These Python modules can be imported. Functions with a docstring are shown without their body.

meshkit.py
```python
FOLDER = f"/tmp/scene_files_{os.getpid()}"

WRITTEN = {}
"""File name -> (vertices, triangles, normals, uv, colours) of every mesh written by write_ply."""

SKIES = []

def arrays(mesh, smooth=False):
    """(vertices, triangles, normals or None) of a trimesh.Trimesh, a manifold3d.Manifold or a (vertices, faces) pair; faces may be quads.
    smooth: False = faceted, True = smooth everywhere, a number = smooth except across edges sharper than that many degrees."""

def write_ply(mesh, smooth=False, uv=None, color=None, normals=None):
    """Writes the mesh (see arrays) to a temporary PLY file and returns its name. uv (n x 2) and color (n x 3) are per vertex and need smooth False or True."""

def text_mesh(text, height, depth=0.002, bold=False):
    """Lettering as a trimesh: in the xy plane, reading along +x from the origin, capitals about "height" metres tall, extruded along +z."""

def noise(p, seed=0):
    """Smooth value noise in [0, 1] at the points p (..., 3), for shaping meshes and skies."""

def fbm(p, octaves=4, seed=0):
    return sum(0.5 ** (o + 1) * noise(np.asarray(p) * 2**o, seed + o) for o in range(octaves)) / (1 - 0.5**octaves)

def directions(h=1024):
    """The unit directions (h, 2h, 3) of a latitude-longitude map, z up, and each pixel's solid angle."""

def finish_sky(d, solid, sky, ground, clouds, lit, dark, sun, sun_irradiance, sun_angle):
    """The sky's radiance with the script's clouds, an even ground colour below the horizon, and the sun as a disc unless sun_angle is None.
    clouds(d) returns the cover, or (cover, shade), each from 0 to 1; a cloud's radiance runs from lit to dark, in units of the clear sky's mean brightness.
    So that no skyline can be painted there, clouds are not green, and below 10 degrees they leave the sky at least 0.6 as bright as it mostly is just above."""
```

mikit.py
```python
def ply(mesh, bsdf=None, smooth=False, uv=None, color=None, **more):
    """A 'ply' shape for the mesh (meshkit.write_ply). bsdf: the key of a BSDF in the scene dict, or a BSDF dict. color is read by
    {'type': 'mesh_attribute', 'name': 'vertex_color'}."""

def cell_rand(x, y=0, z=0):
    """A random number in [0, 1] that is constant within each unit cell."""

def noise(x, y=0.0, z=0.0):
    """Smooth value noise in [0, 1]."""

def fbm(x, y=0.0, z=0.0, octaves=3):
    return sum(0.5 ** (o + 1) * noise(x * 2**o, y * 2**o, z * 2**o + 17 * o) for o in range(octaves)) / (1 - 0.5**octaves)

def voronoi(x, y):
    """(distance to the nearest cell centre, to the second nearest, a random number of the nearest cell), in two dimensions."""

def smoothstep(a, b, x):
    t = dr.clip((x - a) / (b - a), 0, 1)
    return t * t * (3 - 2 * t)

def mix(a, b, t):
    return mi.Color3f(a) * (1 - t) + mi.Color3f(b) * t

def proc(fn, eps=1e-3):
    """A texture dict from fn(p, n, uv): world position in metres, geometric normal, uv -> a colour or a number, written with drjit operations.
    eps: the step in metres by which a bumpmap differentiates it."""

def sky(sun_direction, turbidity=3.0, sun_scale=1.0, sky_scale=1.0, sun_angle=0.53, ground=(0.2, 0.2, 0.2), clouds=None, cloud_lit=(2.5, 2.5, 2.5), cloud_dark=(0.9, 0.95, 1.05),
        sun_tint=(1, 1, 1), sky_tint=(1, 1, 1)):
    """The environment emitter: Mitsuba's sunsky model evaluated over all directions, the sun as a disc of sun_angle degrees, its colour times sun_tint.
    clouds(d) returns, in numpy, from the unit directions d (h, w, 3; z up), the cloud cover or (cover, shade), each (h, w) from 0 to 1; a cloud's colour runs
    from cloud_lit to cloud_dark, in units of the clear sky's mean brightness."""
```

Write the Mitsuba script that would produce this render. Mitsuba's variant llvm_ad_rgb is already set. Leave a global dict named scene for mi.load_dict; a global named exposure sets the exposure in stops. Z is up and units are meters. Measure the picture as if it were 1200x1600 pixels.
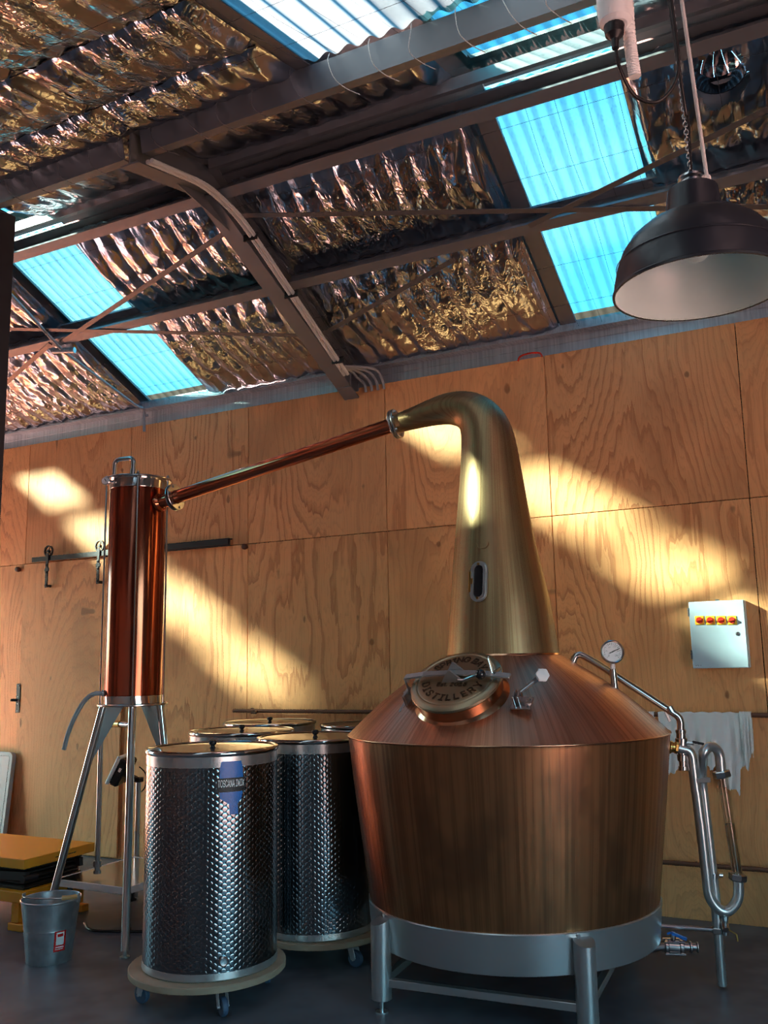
import math, random, numpy as np, trimesh, mitsuba as mi, mikit, meshkit
import drjit as dr
from shapely.geometry import Polygon, Point, box as sbox
from mikit import proc, noise, fbm, smoothstep, mix, cell_rand
PI = math.pi
rng = np.random.default_rng(7)
T4 = mi.ScalarTransform4f
scene, labels = {}, {}

# ------------------------------------------------------------------ camera, sky, exposure
EYE = np.array([2.867, -5.683, 1.487])
FWD = np.array([-0.44714892, 0.8795086, 0.16285718])
UP = np.array([0.09098159, -0.1364066, 0.98646621])
scene['camera'] = {'type': 'perspective', 'fov': math.degrees(2 * math.atan(600 / 1417.67)), 'fov_axis': 'x', 'near_clip': 0.05, 'far_clip': 500.0,
                   'to_world': T4().look_at(origin=EYE.tolist(), target=(EYE + FWD).tolist(), up=UP.tolist())}
SUN = (-1.11, -1.0, 0.60)
def clouds(d):
    q = d / np.maximum(d[..., 2:3], 0.08)
    n = meshkit.fbm(np.stack([q[..., 0] * 1.1, q[..., 1] * 1.1, q[..., 2] * 0 + 3.3], -1), 5, seed=4)
    c = np.clip((n - 0.50) * 4.0, 0, 1)
    return c * 0.6, 0.25 + 0 * c
scene['sky'] = mikit.sky(SUN, turbidity=3.0, sun_scale=1.25, sky_scale=1.0, sun_angle=3.0, ground=(0.38, 0.36, 0.33), clouds=clouds,
                         cloud_lit=(1.9, 1.9, 1.9), cloud_dark=(1.1, 1.1, 1.15), sun_tint=(1.9, 1.18, 1.5), sky_tint=(0.58, 1.0, 1.02))
exposure = 5.25

# ------------------------------------------------------------------ materials
def rgb(*c): return {'type': 'rgb', 'value': [float(x) for x in c]}
def srgb(r, g, b):
    f = lambda v: v / 12.92 if v <= 0.04045 else ((v + 0.055) / 1.055) ** 2.4
    return [f(r / 255), f(g / 255), f(b / 255)]
def mat(key, **kw):
    for k, v in list(kw.items()):
        if isinstance(v, (tuple, list)): kw[k] = rgb(*v)
    scene[key] = {'type': 'twosided', 'b': {'type': 'principled', **kw}}
def bumped(key, tex, scale=1.0, **kw):
    for k, v in list(kw.items()):
        if isinstance(v, (tuple, list)): kw[k] = rgb(*v)
    scene[key] = {'type': 'twosided', 'b': {'type': 'bumpmap', 'tex': tex, 'scale': float(scale), 'inner': {'type': 'principled', **kw}}}
def metal(key, base, rough, tex=None, scale=1.0, metallic=1.0, **kw):
    a = dict(base_color=base, metallic=metallic, roughness=rough, specular=0.5, **kw)
    (bumped(key, tex, scale, **a) if tex else mat(key, **a))

def ply_grain(p, n, uv):
    # rotary-cut pine: contour lines of a slow field, stretched along the sheet; another field for every sheet
    col, row = dr.floor((p.x + 12.0) / 1.2), dr.floor(p.z / 2.4)
    s = cell_rand(col, row, 5) * 60.0
    wx = p.x + 0.05 * (noise(p.x * 5 + s, p.z * 2.2, s) - 0.5)
    f = fbm(wx * 1.5 + s, p.z * 0.34 + s * 1.7, s, 2) + 0.05 * fbm(wx * 7 + s, p.z * 2.4, 3.0 + s, 3)
    h = f * (24.0 + 18.0 * cell_rand(col, row, 8))
    h = h + 0.34 * (noise(p.x * 75 + s, p.z * 4.5, 1.0) - 0.5) + 0.16 * (noise(p.x * 24, p.z * 15 + s, 4.0) - 0.5)
    t = h - dr.floor(h)
    h2 = h * 3.7
    t2 = h2 - dr.floor(h2)
    late = smoothstep(0.52, 0.93, t) * (1 - smoothstep(0.94, 1.0, t))
    late = 0.8 * late * (0.35 + 0.65 * smoothstep(0.3, 0.7, noise(p.x * 1.1 + s, p.z * 0.8, 9.0)))
    late = late * 0.85 + 0.22 * smoothstep(0.55, 0.95, t2) * (1 - smoothstep(0.95, 1.0, t2))
    fib = noise(p.x * 260, p.z * 5.0, s)
    blot = fbm(p.x * 2.2 + s, p.z * 1.3, 5.0, 3)
    c = mix(srgb(232, 170, 112), srgb(192, 120, 70), late)
    c = mix(c, mi.Color3f(srgb(180, 126, 80)), 0.5 * smoothstep(0.5, 0.8, blot))
    tone = 0.90 + 0.16 * cell_rand(col, row, 2) + 0.10 * (fib - 0.5)
    knot = noise(p.x * 9 + s * 3, p.z * 5.5 + s, 2.0)
    c = mix(c, mi.Color3f(srgb(120, 70, 38)), 0.6 * smoothstep(0.955, 0.985, knot))
    return c * tone
mat('m_plywood', base_color=proc(ply_grain), roughness=0.55, specular=0.35)
mat('m_wall_backing', base_color=srgb(48, 34, 26), roughness=0.9)
mat('m_inner_wall', base_color=srgb(136, 148, 156), roughness=0.7)
def floor_col(p, n, uv):
    a = fbm(p.x * 1.2, p.y * 1.2, 1.0, 4); b = fbm(p.x * 9, p.y * 9, 4.0, 3)
    return mix(srgb(72, 80, 88), srgb(96, 104, 110), smoothstep(0.35, 0.7, 0.7 * a + 0.3 * b))
mat('m_floor', base_color=proc(floor_col), roughness=0.42, specular=0.4)
def galv_col(p, n, uv):
    return mix(srgb(168, 178, 186), srgb(208, 214, 220), noise(p.x * 140, p.z * 7, p.y * 20)) * (0.82 + 0.3 * fbm(p.x * 5, p.z * 3, p.y * 3, 3))
mat('m_galvanized', base_color=proc(galv_col), metallic=0.75, roughness=0.42)
mat('m_purlin', base_color=srgb(124, 128, 132), metallic=0.5, roughness=0.45)
mat('m_dark_steel', base_color=srgb(62, 62, 66), metallic=0.3, roughness=0.55)
mat('m_strap', base_color=srgb(112, 112, 114), metallic=0.6, roughness=0.45)
mat('m_roof_outer', base_color=srgb(120, 126, 130), roughness=0.6)
def crumple(p, n, uv):
    a = dr.abs(fbm(p.x * 22, p.y * 12, 3.0, 3) - 0.5) * 2
    b = dr.abs(noise(p.x * 70, p.y * 46, 8.0) - 0.5) * 2
    m = 0.25 + 0.75 * smoothstep(0.42, 0.62, fbm(p.x * 1.7, p.y * 2.6, 5.0, 2))
    return (0.0060 * a + 0.0016 * b) * m
metal('m_foil', srgb(186, 194, 206), 0.15, proc(crumple, 2e-3), 1.0)
def shaded_sheet_tint(c, wave):
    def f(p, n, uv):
        w = 0.5 + 0.5 * dr.cos(p.x * (2 * PI / 0.0765))  # valley bands: corrugation shading painted into the transmittance
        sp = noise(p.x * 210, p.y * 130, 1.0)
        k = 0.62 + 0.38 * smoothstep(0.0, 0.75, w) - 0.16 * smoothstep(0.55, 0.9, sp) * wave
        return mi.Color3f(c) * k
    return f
scene['m_skylight_blue'] = {'type': 'thindielectric', 'specular_transmittance': proc(shaded_sheet_tint([0.20, 0.52, 0.56], 1.0)), 'specular_reflectance': 0.12}
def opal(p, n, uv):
    w = 0.5 + 0.5 * dr.cos(p.x * (2 * PI / 0.115))  # valleys darkened, corrugation shading painted into the sheet colour
    st = smoothstep(0.42, 0.58, fbm(p.x * 2.6, p.y * 1.5, 2.0, 3))  # cloud light behind the sheet, painted as pale blotches
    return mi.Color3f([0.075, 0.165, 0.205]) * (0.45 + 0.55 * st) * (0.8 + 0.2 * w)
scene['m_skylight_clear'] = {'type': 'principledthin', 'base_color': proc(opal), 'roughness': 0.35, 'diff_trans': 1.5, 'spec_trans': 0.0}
scene['m_pane'] = {'type': 'thindielectric'}

KX, KY = 1.326, -1.393
def copper_fn(c0, c1, c2, spot):
    def f(p, n, uv):
        a = dr.atan2(p.y - KY, p.x - KX)
        st = noise(a * 55, p.z * 1.2, 2.0) * 0.6 + noise(a * 150, p.z * 3.0, 6.0) * 0.4
        bl = fbm(a * 3.5, p.z * 3.0, 5.0, 4)
        c = mix(c0, c1, smoothstep(0.3, 0.75, st))
        c = mix(c, mi.Color3f(c2), spot * smoothstep(0.45, 0.75, bl))
        return c
    return f
def copper_rough(lo, hi):
    def f(p, n, uv):
        a = dr.atan2(p.y - KY, p.x - KX)
        return lo + (hi - lo) * (0.55 * noise(a * 60, p.z * 1.5, 3.0) + 0.45 * fbm(a * 5, p.z * 4, 1.0, 3))
    return f
metal('m_copper_body', proc(copper_fn(srgb(166, 118, 80), srgb(140, 98, 66), srgb(112, 82, 60), 0.7)), proc(copper_rough(0.20, 0.42)), metallic=0.82)
metal('m_copper_shoulder', proc(copper_fn(srgb(196, 138, 108), srgb(172, 116, 88), srgb(150, 106, 80), 0.6)), proc(copper_rough(0.28, 0.44)), metallic=0.88)
metal('m_copper_neck', proc(copper_fn(srgb(160, 138, 100), srgb(142, 118, 84), srgb(158, 120, 90), 0.5)), proc(copper_rough(0.34, 0.50)), metallic=0.92)
def arm_col(p, n, uv):
    return mix(srgb(232, 140, 104), srgb(208, 116, 84), fbm(p.x * 4, p.y * 20, p.z * 20, 3))
metal('m_copper_bright', proc(arm_col), 0.10)
def cond_col(p, n, uv):
    a = dr.atan2(p.y + 1.5, p.x + 0.945)
    return mix(srgb(186, 104, 78), srgb(128, 66, 50), smoothstep(0.3, 0.7, 0.5 * noise(a * 14, p.z * 1.3, 2.0) + 0.5 * fbm(a * 4, p.z * 2.5, 1.0, 3)))
metal('m_copper_condenser', proc(cond_col), 0.12)
metal('m_copper_lid', srgb(172, 152, 122), 0.36)
metal('m_lettering', srgb(92, 74, 56), 0.4)
metal('m_copper_rim', srgb(206, 158, 124), 0.16)
metal('m_brass', srgb(206, 168, 96), 0.22)
metal('m_stainless', srgb(196, 198, 198), 0.18)
metal('m_stainless_satin', srgb(196, 202, 202), 0.28, metallic=0.85)
metal('m_stainless_mirror', srgb(206, 206, 204), 0.07)
def scales(p, n, uv):
    A, B, R = 0.0215, 0.0270, 0.0185
    best, h = mi.Float(-1e9), mi.Float(-0.002)
    ci, cj = dr.floor(uv.x / A), dr.floor(uv.y / B)
    for di in (-1, 0, 1, 2):
        for dj in (-1, 0, 1, 2):
            i, j = ci + di, cj + dj
            par = i - 2 * dr.floor(i / 2)
            cx, cy = i * A, (j + 0.5 * par) * B
            d2 = dr.square(uv.x - cx) + dr.square(uv.y - cy)
            pr = cy * -100.0 + cx * 3.0
            on = (d2 < R * R) & (pr > best)
            best = dr.select(on, pr, best)
            tw = 0.05 * (cell_rand(i, j, 3) - 0.5) * (uv.x - cx)
            h = dr.select(on, -0.075 * R * dr.square(d2 / (R * R)) + tw, h)
    return h
metal('m_drum_shell', srgb(122, 130, 136), 0.14, proc(scales, 6e-4), 1.0)
def bucket_col(p, n, uv):
    return mix(srgb(150, 164, 170), srgb(196, 206, 210), fbm(p.x * 26, p.z * 26, p.y * 26, 3))
mat('m_bucket', base_color=proc(bucket_col), metallic=0.85, roughness=0.33)
def mdf_col(p, n, uv): return mix(srgb(136, 122, 102), srgb(158, 144, 122), fbm(p.x * 12, p.y * 12, p.z * 40, 3))
mat('m_mdf', base_color=proc(mdf_col), roughness=0.7)
mat('m_black', base_color=srgb(22, 22, 24), roughness=0.45)
mat('m_black_gloss', base_color=srgb(14, 14, 18), roughness=0.12, clearcoat=0.8)
mat('m_black_iron', base_color=srgb(36, 36, 40), metallic=0.2, roughness=0.45)
mat('m_lamp_black', base_color=srgb(34, 38, 46), roughness=0.32, specular=0.5)
mat('m_white', base_color=srgb(232, 234, 232), roughness=0.4)
mat('m_white_enamel', base_color=srgb(196, 216, 212), roughness=0.3)
mat('m_pvc', base_color=srgb(206, 208, 204), roughness=0.4)
mat('m_pvc_grey', base_color=srgb(150, 156, 160), roughness=0.5)
mat('m_cabinet', base_color=srgb(178, 204, 214), roughness=0.35)
mat('m_dark_grey', base_color=srgb(84, 88, 92), roughness=0.5)
mat('m_yellow', base_color=srgb(222, 156, 34), roughness=0.45)
mat('m_switch_yellow', base_color=srgb(250, 206, 60), roughness=0.35)
mat('m_switch_red', base_color=srgb(214, 52, 34), roughness=0.35)
mat('m_label_red', base_color=srgb(196, 34, 34), roughness=0.4)
mat('m_label_blue', base_color=srgb(28, 110, 190), roughness=0.3)
mat('m_blue', base_color=srgb(24, 96, 176), roughness=0.4)
mat('m_rubber_blue', base_color=srgb(60, 84, 110), roughness=0.55)
mat('m_rust_pipe', base_color=srgb(120, 84, 66), metallic=0.4, roughness=0.45)
mat('m_brown_rubber', base_color=srgb(82, 48, 36), roughness=0.5)
mat('m_wood', base_color=srgb(196, 160, 104), roughness=0.5)
mat('m_table_grey', base_color=srgb(170, 180, 186), roughness=0.5)
scene['m_cloth'] = {'type': 'principledthin', 'base_color': rgb(*srgb(236, 238, 236)), 'roughness': 0.8, 'diff_trans': 0.2, 'spec_trans': 0.0, 'sheen': 0.2}
scene['m_glass_tube'] = {'type': 'thindielectric', 'specular_transmittance': rgb(0.78, 0.76, 0.70)}
scene['m_dial_glass'] = {'type': 'thindielectric'}

# ------------------------------------------------------------------ helpers
def numbered(k):
    if k not in scene and k not in labels and not any(x.startswith(k + '__') for x in scene): return k
    i = 1
    while True:
        q = f'{k}_{i:03d}'
        if q not in scene and q not in labels and not any(x.startswith(q + '__') for x in scene): return q
        i += 1
def thing(name, label, cat, group=None, kind=None):
    k = numbered(name); labels[k] = {'label': label, 'category': cat}
    if group: labels[k]['group'] = group
    if kind: labels[k]['kind'] = kind
    return k
def struct(name, label=None):
    labels[name] = {'kind': 'structure'}
    if label: labels[name]['label'] = label
    return name
def part(holder, name, mesh, m, smooth=30, label=None, kind=None, uv=None, **more):
    k = numbered(f'{holder}__{name}') if name else holder
    scene[k] = mikit.ply(mesh, m, smooth=smooth, uv=uv, **more)
    if label or kind:
        labels[k] = {}
        if label: labels[k]['label'] = label
        if kind: labels[k]['kind'] = kind
    return k
def cat(*ms): return trimesh.util.concatenate([m for m in ms if m is not None])
def V(*a): return np.array(a, float)
def unit(v): v = np.asarray(v, float); return v / np.linalg.norm(v)
def frame(o, z, x=None):
    z = unit(z)
    x = V(1, 0, 0) if x is None else np.asarray(x, float)
    if abs(x @ z) / np.linalg.norm(x) > 0.999: x = V(0, 1, 0)
    x = unit(x - z * (x @ z)); y = np.cross(z, x)
    M = np.eye(4); M[:3, 0], M[:3, 1], M[:3, 2], M[:3, 3] = x, y, z, o
    return M
def put(m, M): m = m.copy(); m.apply_transform(M); return m
def at(m, *o): m = m.copy(); m.apply_translation(o); return m
def rbox(sx, sy, sz, b=0.003, c=(0, 0, 0)):
    h = np.array([sx, sy, sz]) / 2; b = min(b, h.min() * 0.9)
    P = []
    for s in np.ndindex(2, 2, 2):
        s = np.array(s) * 2 - 1
        for k in range(3):
            q = h - b; q[k] = h[k]; P.append(s * q)
    m = trimesh.convex.convex_hull(np.array(P)); m.apply_translation(c); return m
def bx(x0, x1, y0, y1, z0, z1, b=0.003): return rbox(x1 - x0, y1 - y0, z1 - z0, b, ((x0 + x1) / 2, (y0 + y1) / 2, (z0 + z1) / 2))
def lathe(prof, n=48, uv=False, a0=0.0, closed=False):
    prof = np.array(prof, float); m = len(prof)
    a = a0 + np.linspace(0, 2 * PI, n + 1)[: n + 1 if uv else n]; k = len(a)
    v = np.stack([np.outer(prof[:, 0], np.cos(a)), np.outer(prof[:, 0], np.sin(a)), np.repeat(prof[:, 1:2], k, 1)], -1).reshape(-1, 3)
    f = []
    for i in range(m if closed else m - 1):
        i2 = (i + 1) % m
        for j in range(n):
            j2 = (j + 1) if uv else (j + 1) % n
            f += [[i * k + j, i * k + j2, i2 * k + j2], [i * k + j, i2 * k + j2, i2 * k + j]]
    ms = trimesh.Trimesh(v, np.array(f), process=False)
    if uv:
        R = prof[:, 0].max()
        return ms, np.stack([np.tile(a * R, m), np.repeat(prof[:, 1], k)], 1)
    v2, f2 = ms.vertices, ms.faces
    ok = (np.linalg.norm(np.cross(v2[f2[:, 1]] - v2[f2[:, 0]], v2[f2[:, 2]] - v2[f2[:, 0]]), axis=1) > 1e-12)
    return trimesh.Trimesh(v2, f2[ok], process=True)
def tube(pts, r, n=14, caps=True):
    pts = np.asarray(pts, float); r = np.broadcast_to(np.asarray(r, float), (len(pts),))
    t = np.gradient(pts, axis=0); t /= np.linalg.norm(t, axis=1, keepdims=True)
    u = np.cross(t[0], [0, 0, 1.0]) if abs(t[0][2]) < 0.9 else np.cross(t[0], [1.0, 0, 0]); u /= np.linalg.norm(u)
    a = np.linspace(0, 2 * PI, n, endpoint=False); rings = []
    for i in range(len(pts)):
        u = u - t[i] * (u @ t[i]); u /= np.linalg.norm(u); w = np.cross(t[i], u)
        rings.append(pts[i] + r[i] * (np.outer(np.cos(a), u) + np.outer(np.sin(a), w)))
    v = np.vstack(rings); f = []
    for i in range(len(pts) - 1):
        for j in range(n):
            j2 = (j + 1) % n
            f += [[i * n + j, i * n + j2, (i + 1) * n + j2], [i * n + j, (i + 1) * n + j2, (i + 1) * n + j]]
    if caps:
        c0, c1 = len(v), len(v) + 1; v = np.vstack([v, pts[:1], pts[-1:]]); b = (len(pts) - 1) * n
        for j in range(n):
            j2 = (j + 1) % n; f += [[c0, j2, j], [c1, b + j, b + j2]]
    return trimesh.Trimesh(v, np.array(f), process=False)
def fillet(pts, rad, seg=7):
    pts = [np.asarray(p, float) for p in pts]; out = [pts[0]]
    for a, b, c in zip(pts, pts[1:], pts[2:]):
        u, w = unit(a - b), unit(c - b); d = min(rad, 0.48 * np.linalg.norm(a - b), 0.48 * np.linalg.norm(c - b))
        p0, p1 = b + u * d, b + w * d
        for k in range(seg + 1):
            s = k / seg; out.append((1 - s) ** 2 * p0 + 2 * s * (1 - s) * b + s * s * p1)
    return np.array(out + [pts[-1]])
def pipe(pts, r, rad=0.05, n=14, seg=7): return tube(fillet(pts, rad, seg), r, n)
def spline(pts, k=12):
    P = np.array(pts, float); P = np.vstack([2 * P[0] - P[1], P, 2 * P[-1] - P[-2]]); out = []
    for i in range(1, len(P) - 2):
        for s in np.linspace(0, 1, k, endpoint=False):
            p0, p1, p2, p3 = P[i - 1:i + 3]
            out.append(0.5 * (2 * p1 + (p2 - p0) * s + (2 * p0 - 5 * p1 + 4 * p2 - p3) * s * s + (3 * p1 - p0 - 3 * p2 + p3) * s ** 3))
    return np.array(out + [P[-2]])
def cyl(a, b, r, n=24, ch=0.0):
    a, b = np.asarray(a, float), np.asarray(b, float); L = np.linalg.norm(b - a)
    ch = min(ch, r * 0.4, L * 0.4)
    prof = [(0, 0), (r - ch, 0), (r, ch), (r, L - ch), (r - ch, L), (0, L)] if ch else [(0, 0), (r, 0), (r, L), (0, L)]
    return put(lathe(prof, n), frame(a, b - a))
def lathe_at(prof, o, z=(0, 0, 1), n=40): return put(lathe(prof, n), frame(o, z))
def bar(a, b, w, h, up=(0, 0, 1), bev=0.002):
    a, b = np.asarray(a, float), np.asarray(b, float); L = np.linalg.norm(b - a)
    x = unit(b - a); y = unit(np.cross(up, x)); z = np.cross(x, y)
    M = np.eye(4); M[:3, 0], M[:3, 1], M[:3, 2], M[:3, 3] = x, y, z, (a + b) / 2
    return put(rbox(L, w, h, bev), M)
def extr(poly, depth): return trimesh.creation.extrude_polygon(poly, depth, engine='earcut')
def alongx(yz, x0, x1):
    m = extr(Polygon(yz), x1 - x0)            # (u,v,w) -> (w+x0, u, v)
    M = np.array([[0, 0, 1, x0], [1, 0, 0, 0], [0, 1, 0, 0], [0, 0, 0, 1.0]]); return put(m, M)
def hexnut(o, z, r, h): return put(lathe([(0, 0), (r * .9, 0), (r, h * .15), (r, h * .85), (r * .9, h), (0, h)], 6), frame(o, z))
def sphere(o, r): return at(trimesh.creation.icosphere(3, r), *o)

# ------------------------------------------------------------------ the shed
TM, TN, YR = 0.4452, 0.2126, -1.75
Z0 = 3.674; ZR = Z0 + (-0.08 - YR) * TM
def sm(y, off=0.0): return Z0 + (-0.08 - y) * TM - off * 1.095        # main slope sheet plane, off metres below it
def sn(y, off=0.0): return ZR - (YR - y) * TN - off * 1.022           # near slope
XL, XR, YB = -7.5, 5.2, -10.0

fl = struct('floor', 'smooth dark blue grey painted concrete floor')
part(fl, None, bx(XL - .1, XR + .1, YB - .1, 0.15, -0.08, 0, 0.001), 'm_floor', False)

wb = struct('wall_back', 'plywood lined wall with galvanised strip along its top')
part(wb, None, bx(XL, XR, 0.024, 0.12, 0, 3.75, 0.001), 'm_wall_backing', False)
SEAM = [-7.2, -6.0, -4.8, -3.6, -2.4, -1.2, 0, 1.2, 2.4, 3.6, 4.8]
g = 0.0022
for i in range(len(SEAM) - 1):
    for z0, z1 in ((0.0, 2.4), (2.4, 3.488)):
        if z0 == 0 and i == 3:      # behind the sliding door stands the same sheet, set back a little
            part(wb, 'panel', bx(SEAM[i] + g, SEAM[i + 1] - g, 0.004, 0.022, z0, z1 - g, 0.001), 'm_plywood', False); continue
        part(wb, 'panel', bx(SEAM[i] + g, SEAM[i + 1] - g, 0.0, 0.018, z0 + (g if z0 else 0), z1 - g, 0.0012), 'm_plywood', False)
part(wb, 'flashing', cat(bx(XL, XR, 0.012, 0.024, 3.47, 3.62, 0.001), *[bx(XL, XR, 0.008, 0.013, z, z + 0.004, 0.001) for z in (3.55,)]), 'm_galvanized', False, label='galvanised steel strip above the plywood')
part(wb, 'eave_channel', alongx([(0.03, 3.60), (-0.075, 3.60), (-0.075, 3.612), (-0.055, 3.618), (-0.055, 3.672), (0.03, 3.64)], XL, XR), 'm_galvanized', False)
# red cable end peeping over the sheets
k = thing('red_cable', 'short bit of red cable looped over the top of the plywood wall', 'cable')
part(k, None, tube(spline([(1.02, -.004, 3.48), (1.04, -.012, 3.505), (1.10, -.016, 3.515), (1.17, -.012, 3.508), (1.19, -.004, 3.48)], 6), 0.006, 10), 'm_switch_red')

for nm, x0, x1 in (('wall_left', XL - 0.1, XL), ('wall_right', XR, XR + 0.1)):
    s = struct(nm)
    poly = Polygon([(0.12, 0), (0.12, sm(0.12)), (YR, ZR), (YB, sn(YB)), (YB, 0)])
    poly = poly.difference(sbox(-3.3, -1, -.6, 2.7) if nm == 'wall_left' else sbox(-6.2, -1, -3.4, 2.6))    # open roller doors
    m = extr(poly, x1 - x0); part(s, None, put(m, np.array([[0, 0, 1, x0], [1, 0, 0, 0], [0, 1, 0, 0], [0, 0, 0, 1.0]])), 'm_inner_wall', False)
s = struct('wall_front')
part(s, None, bx(XL, XR, YB - .1, YB, 0, sn(YB), .001), 'm_inner_wall', False)

# --- roof: skylight strips at every 3.63 m, steel sheet and foil between them
SKY = [(-6.0, -5.45), (-2.18, -1.57), (1.45, 2.07)]
ce = struct('ceiling', 'pitched shed roof lined with crumpled silver foil')
VX, VY, VR = 2.545, -1.425, 0.125
def slab(x0, x1, y0, y1, s, t=0.02, off=-0.035):
    v = [(x, y, s(y, off) + dz) for dz in (0, t) for x, y in ((x0, y0), (x1, y0), (x1, y1), (x0, y1))]
    return trimesh.convex.convex_hull(np.array(v))
outer = []
def gaps(skip, x0=XL - .1, x1=XR + .1):
    e = [x0]
    for a, b in skip: e += [a - 0.02, b + 0.02]
    e.append(x1); return list(zip(e[::2], e[1::2]))
for a, b in gaps(SKY):
    if a < VX < b:
        outer += [slab(a, VX - VR, 0.2, YR + .1, sm), slab(VX + VR, b, 0.2, YR + .1, sm), slab(VX - VR, VX + VR, 0.2, VY + VR, sm), slab(VX - VR, VX + VR, VY - VR, YR + .1, sm)]
    else: outer.append(slab(a, b, 0.2, YR + .1, sm))
    outer.append(slab(a, b, YR - .1, -2.36, sn))
NSKY = [(-6.0, -5.45), (-2.18, -1.57), (0.83, 2.07)]
for a, b in gaps(NSKY): outer.append(slab(a, b, -2.36, -4.35, sn))
for a, b in gaps(NSKY[2:]): outer.append(slab(a, b, -4.35, YB - .1, sn))
for x0, x1, w_ in [(a, b, .16) for a, b in gaps(SKY)] + [(a - .03, b + .03, .05) for a, b in SKY]:
    outer += [slab(x0, x1, YR + .14, YR - .005, sm, 0.02, -0.056), slab(x0, x1, YR + .005, YR - w_, sn, 0.02, -0.052)]
part(ce, 'roof_sheet', cat(*outer), 'm_roof_outer', False)
def corrugated(x0, x1, y0, y1, s, lift=0.0, pitch=0.0765, amp=0.0085):
    nx = int((x1 - x0) / pitch * 10) + 1; xs = np.linspace(x0, x1, nx); ys = np.array([y0, y1])
    X, Y = np.meshgrid(xs, ys, indexing='ij')
    Z = np.where(True, s(Y, 0), 0) + amp * np.cos(X * 2 * PI / pitch) + lift
    v = np.stack([X, Y, Z], -1).reshape(-1, 3); f = []
    for i in range(nx - 1): f += [[2 * i, 2 * i + 2, 2 * i + 3], [2 * i, 2 * i + 3, 2 * i + 1]]
    return trimesh.Trimesh(v, np.array(f), process=False)
n = 1
for a, b in SKY:
    w = struct(f'window_{n}', 'translucent blue corrugated skylight strip in the back slope'); n += 1
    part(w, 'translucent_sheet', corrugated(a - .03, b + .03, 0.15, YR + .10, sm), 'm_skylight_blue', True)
for a, b in SKY:
    w = struct(f'window_{n}', 'translucent blue corrugated skylight strip beyond the ridge'); n += 1
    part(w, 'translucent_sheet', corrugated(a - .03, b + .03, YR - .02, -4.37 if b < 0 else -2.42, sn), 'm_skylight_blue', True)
w = struct(f'window_{n}', 'wide clear corrugated skylight nearest the camera')
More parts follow.
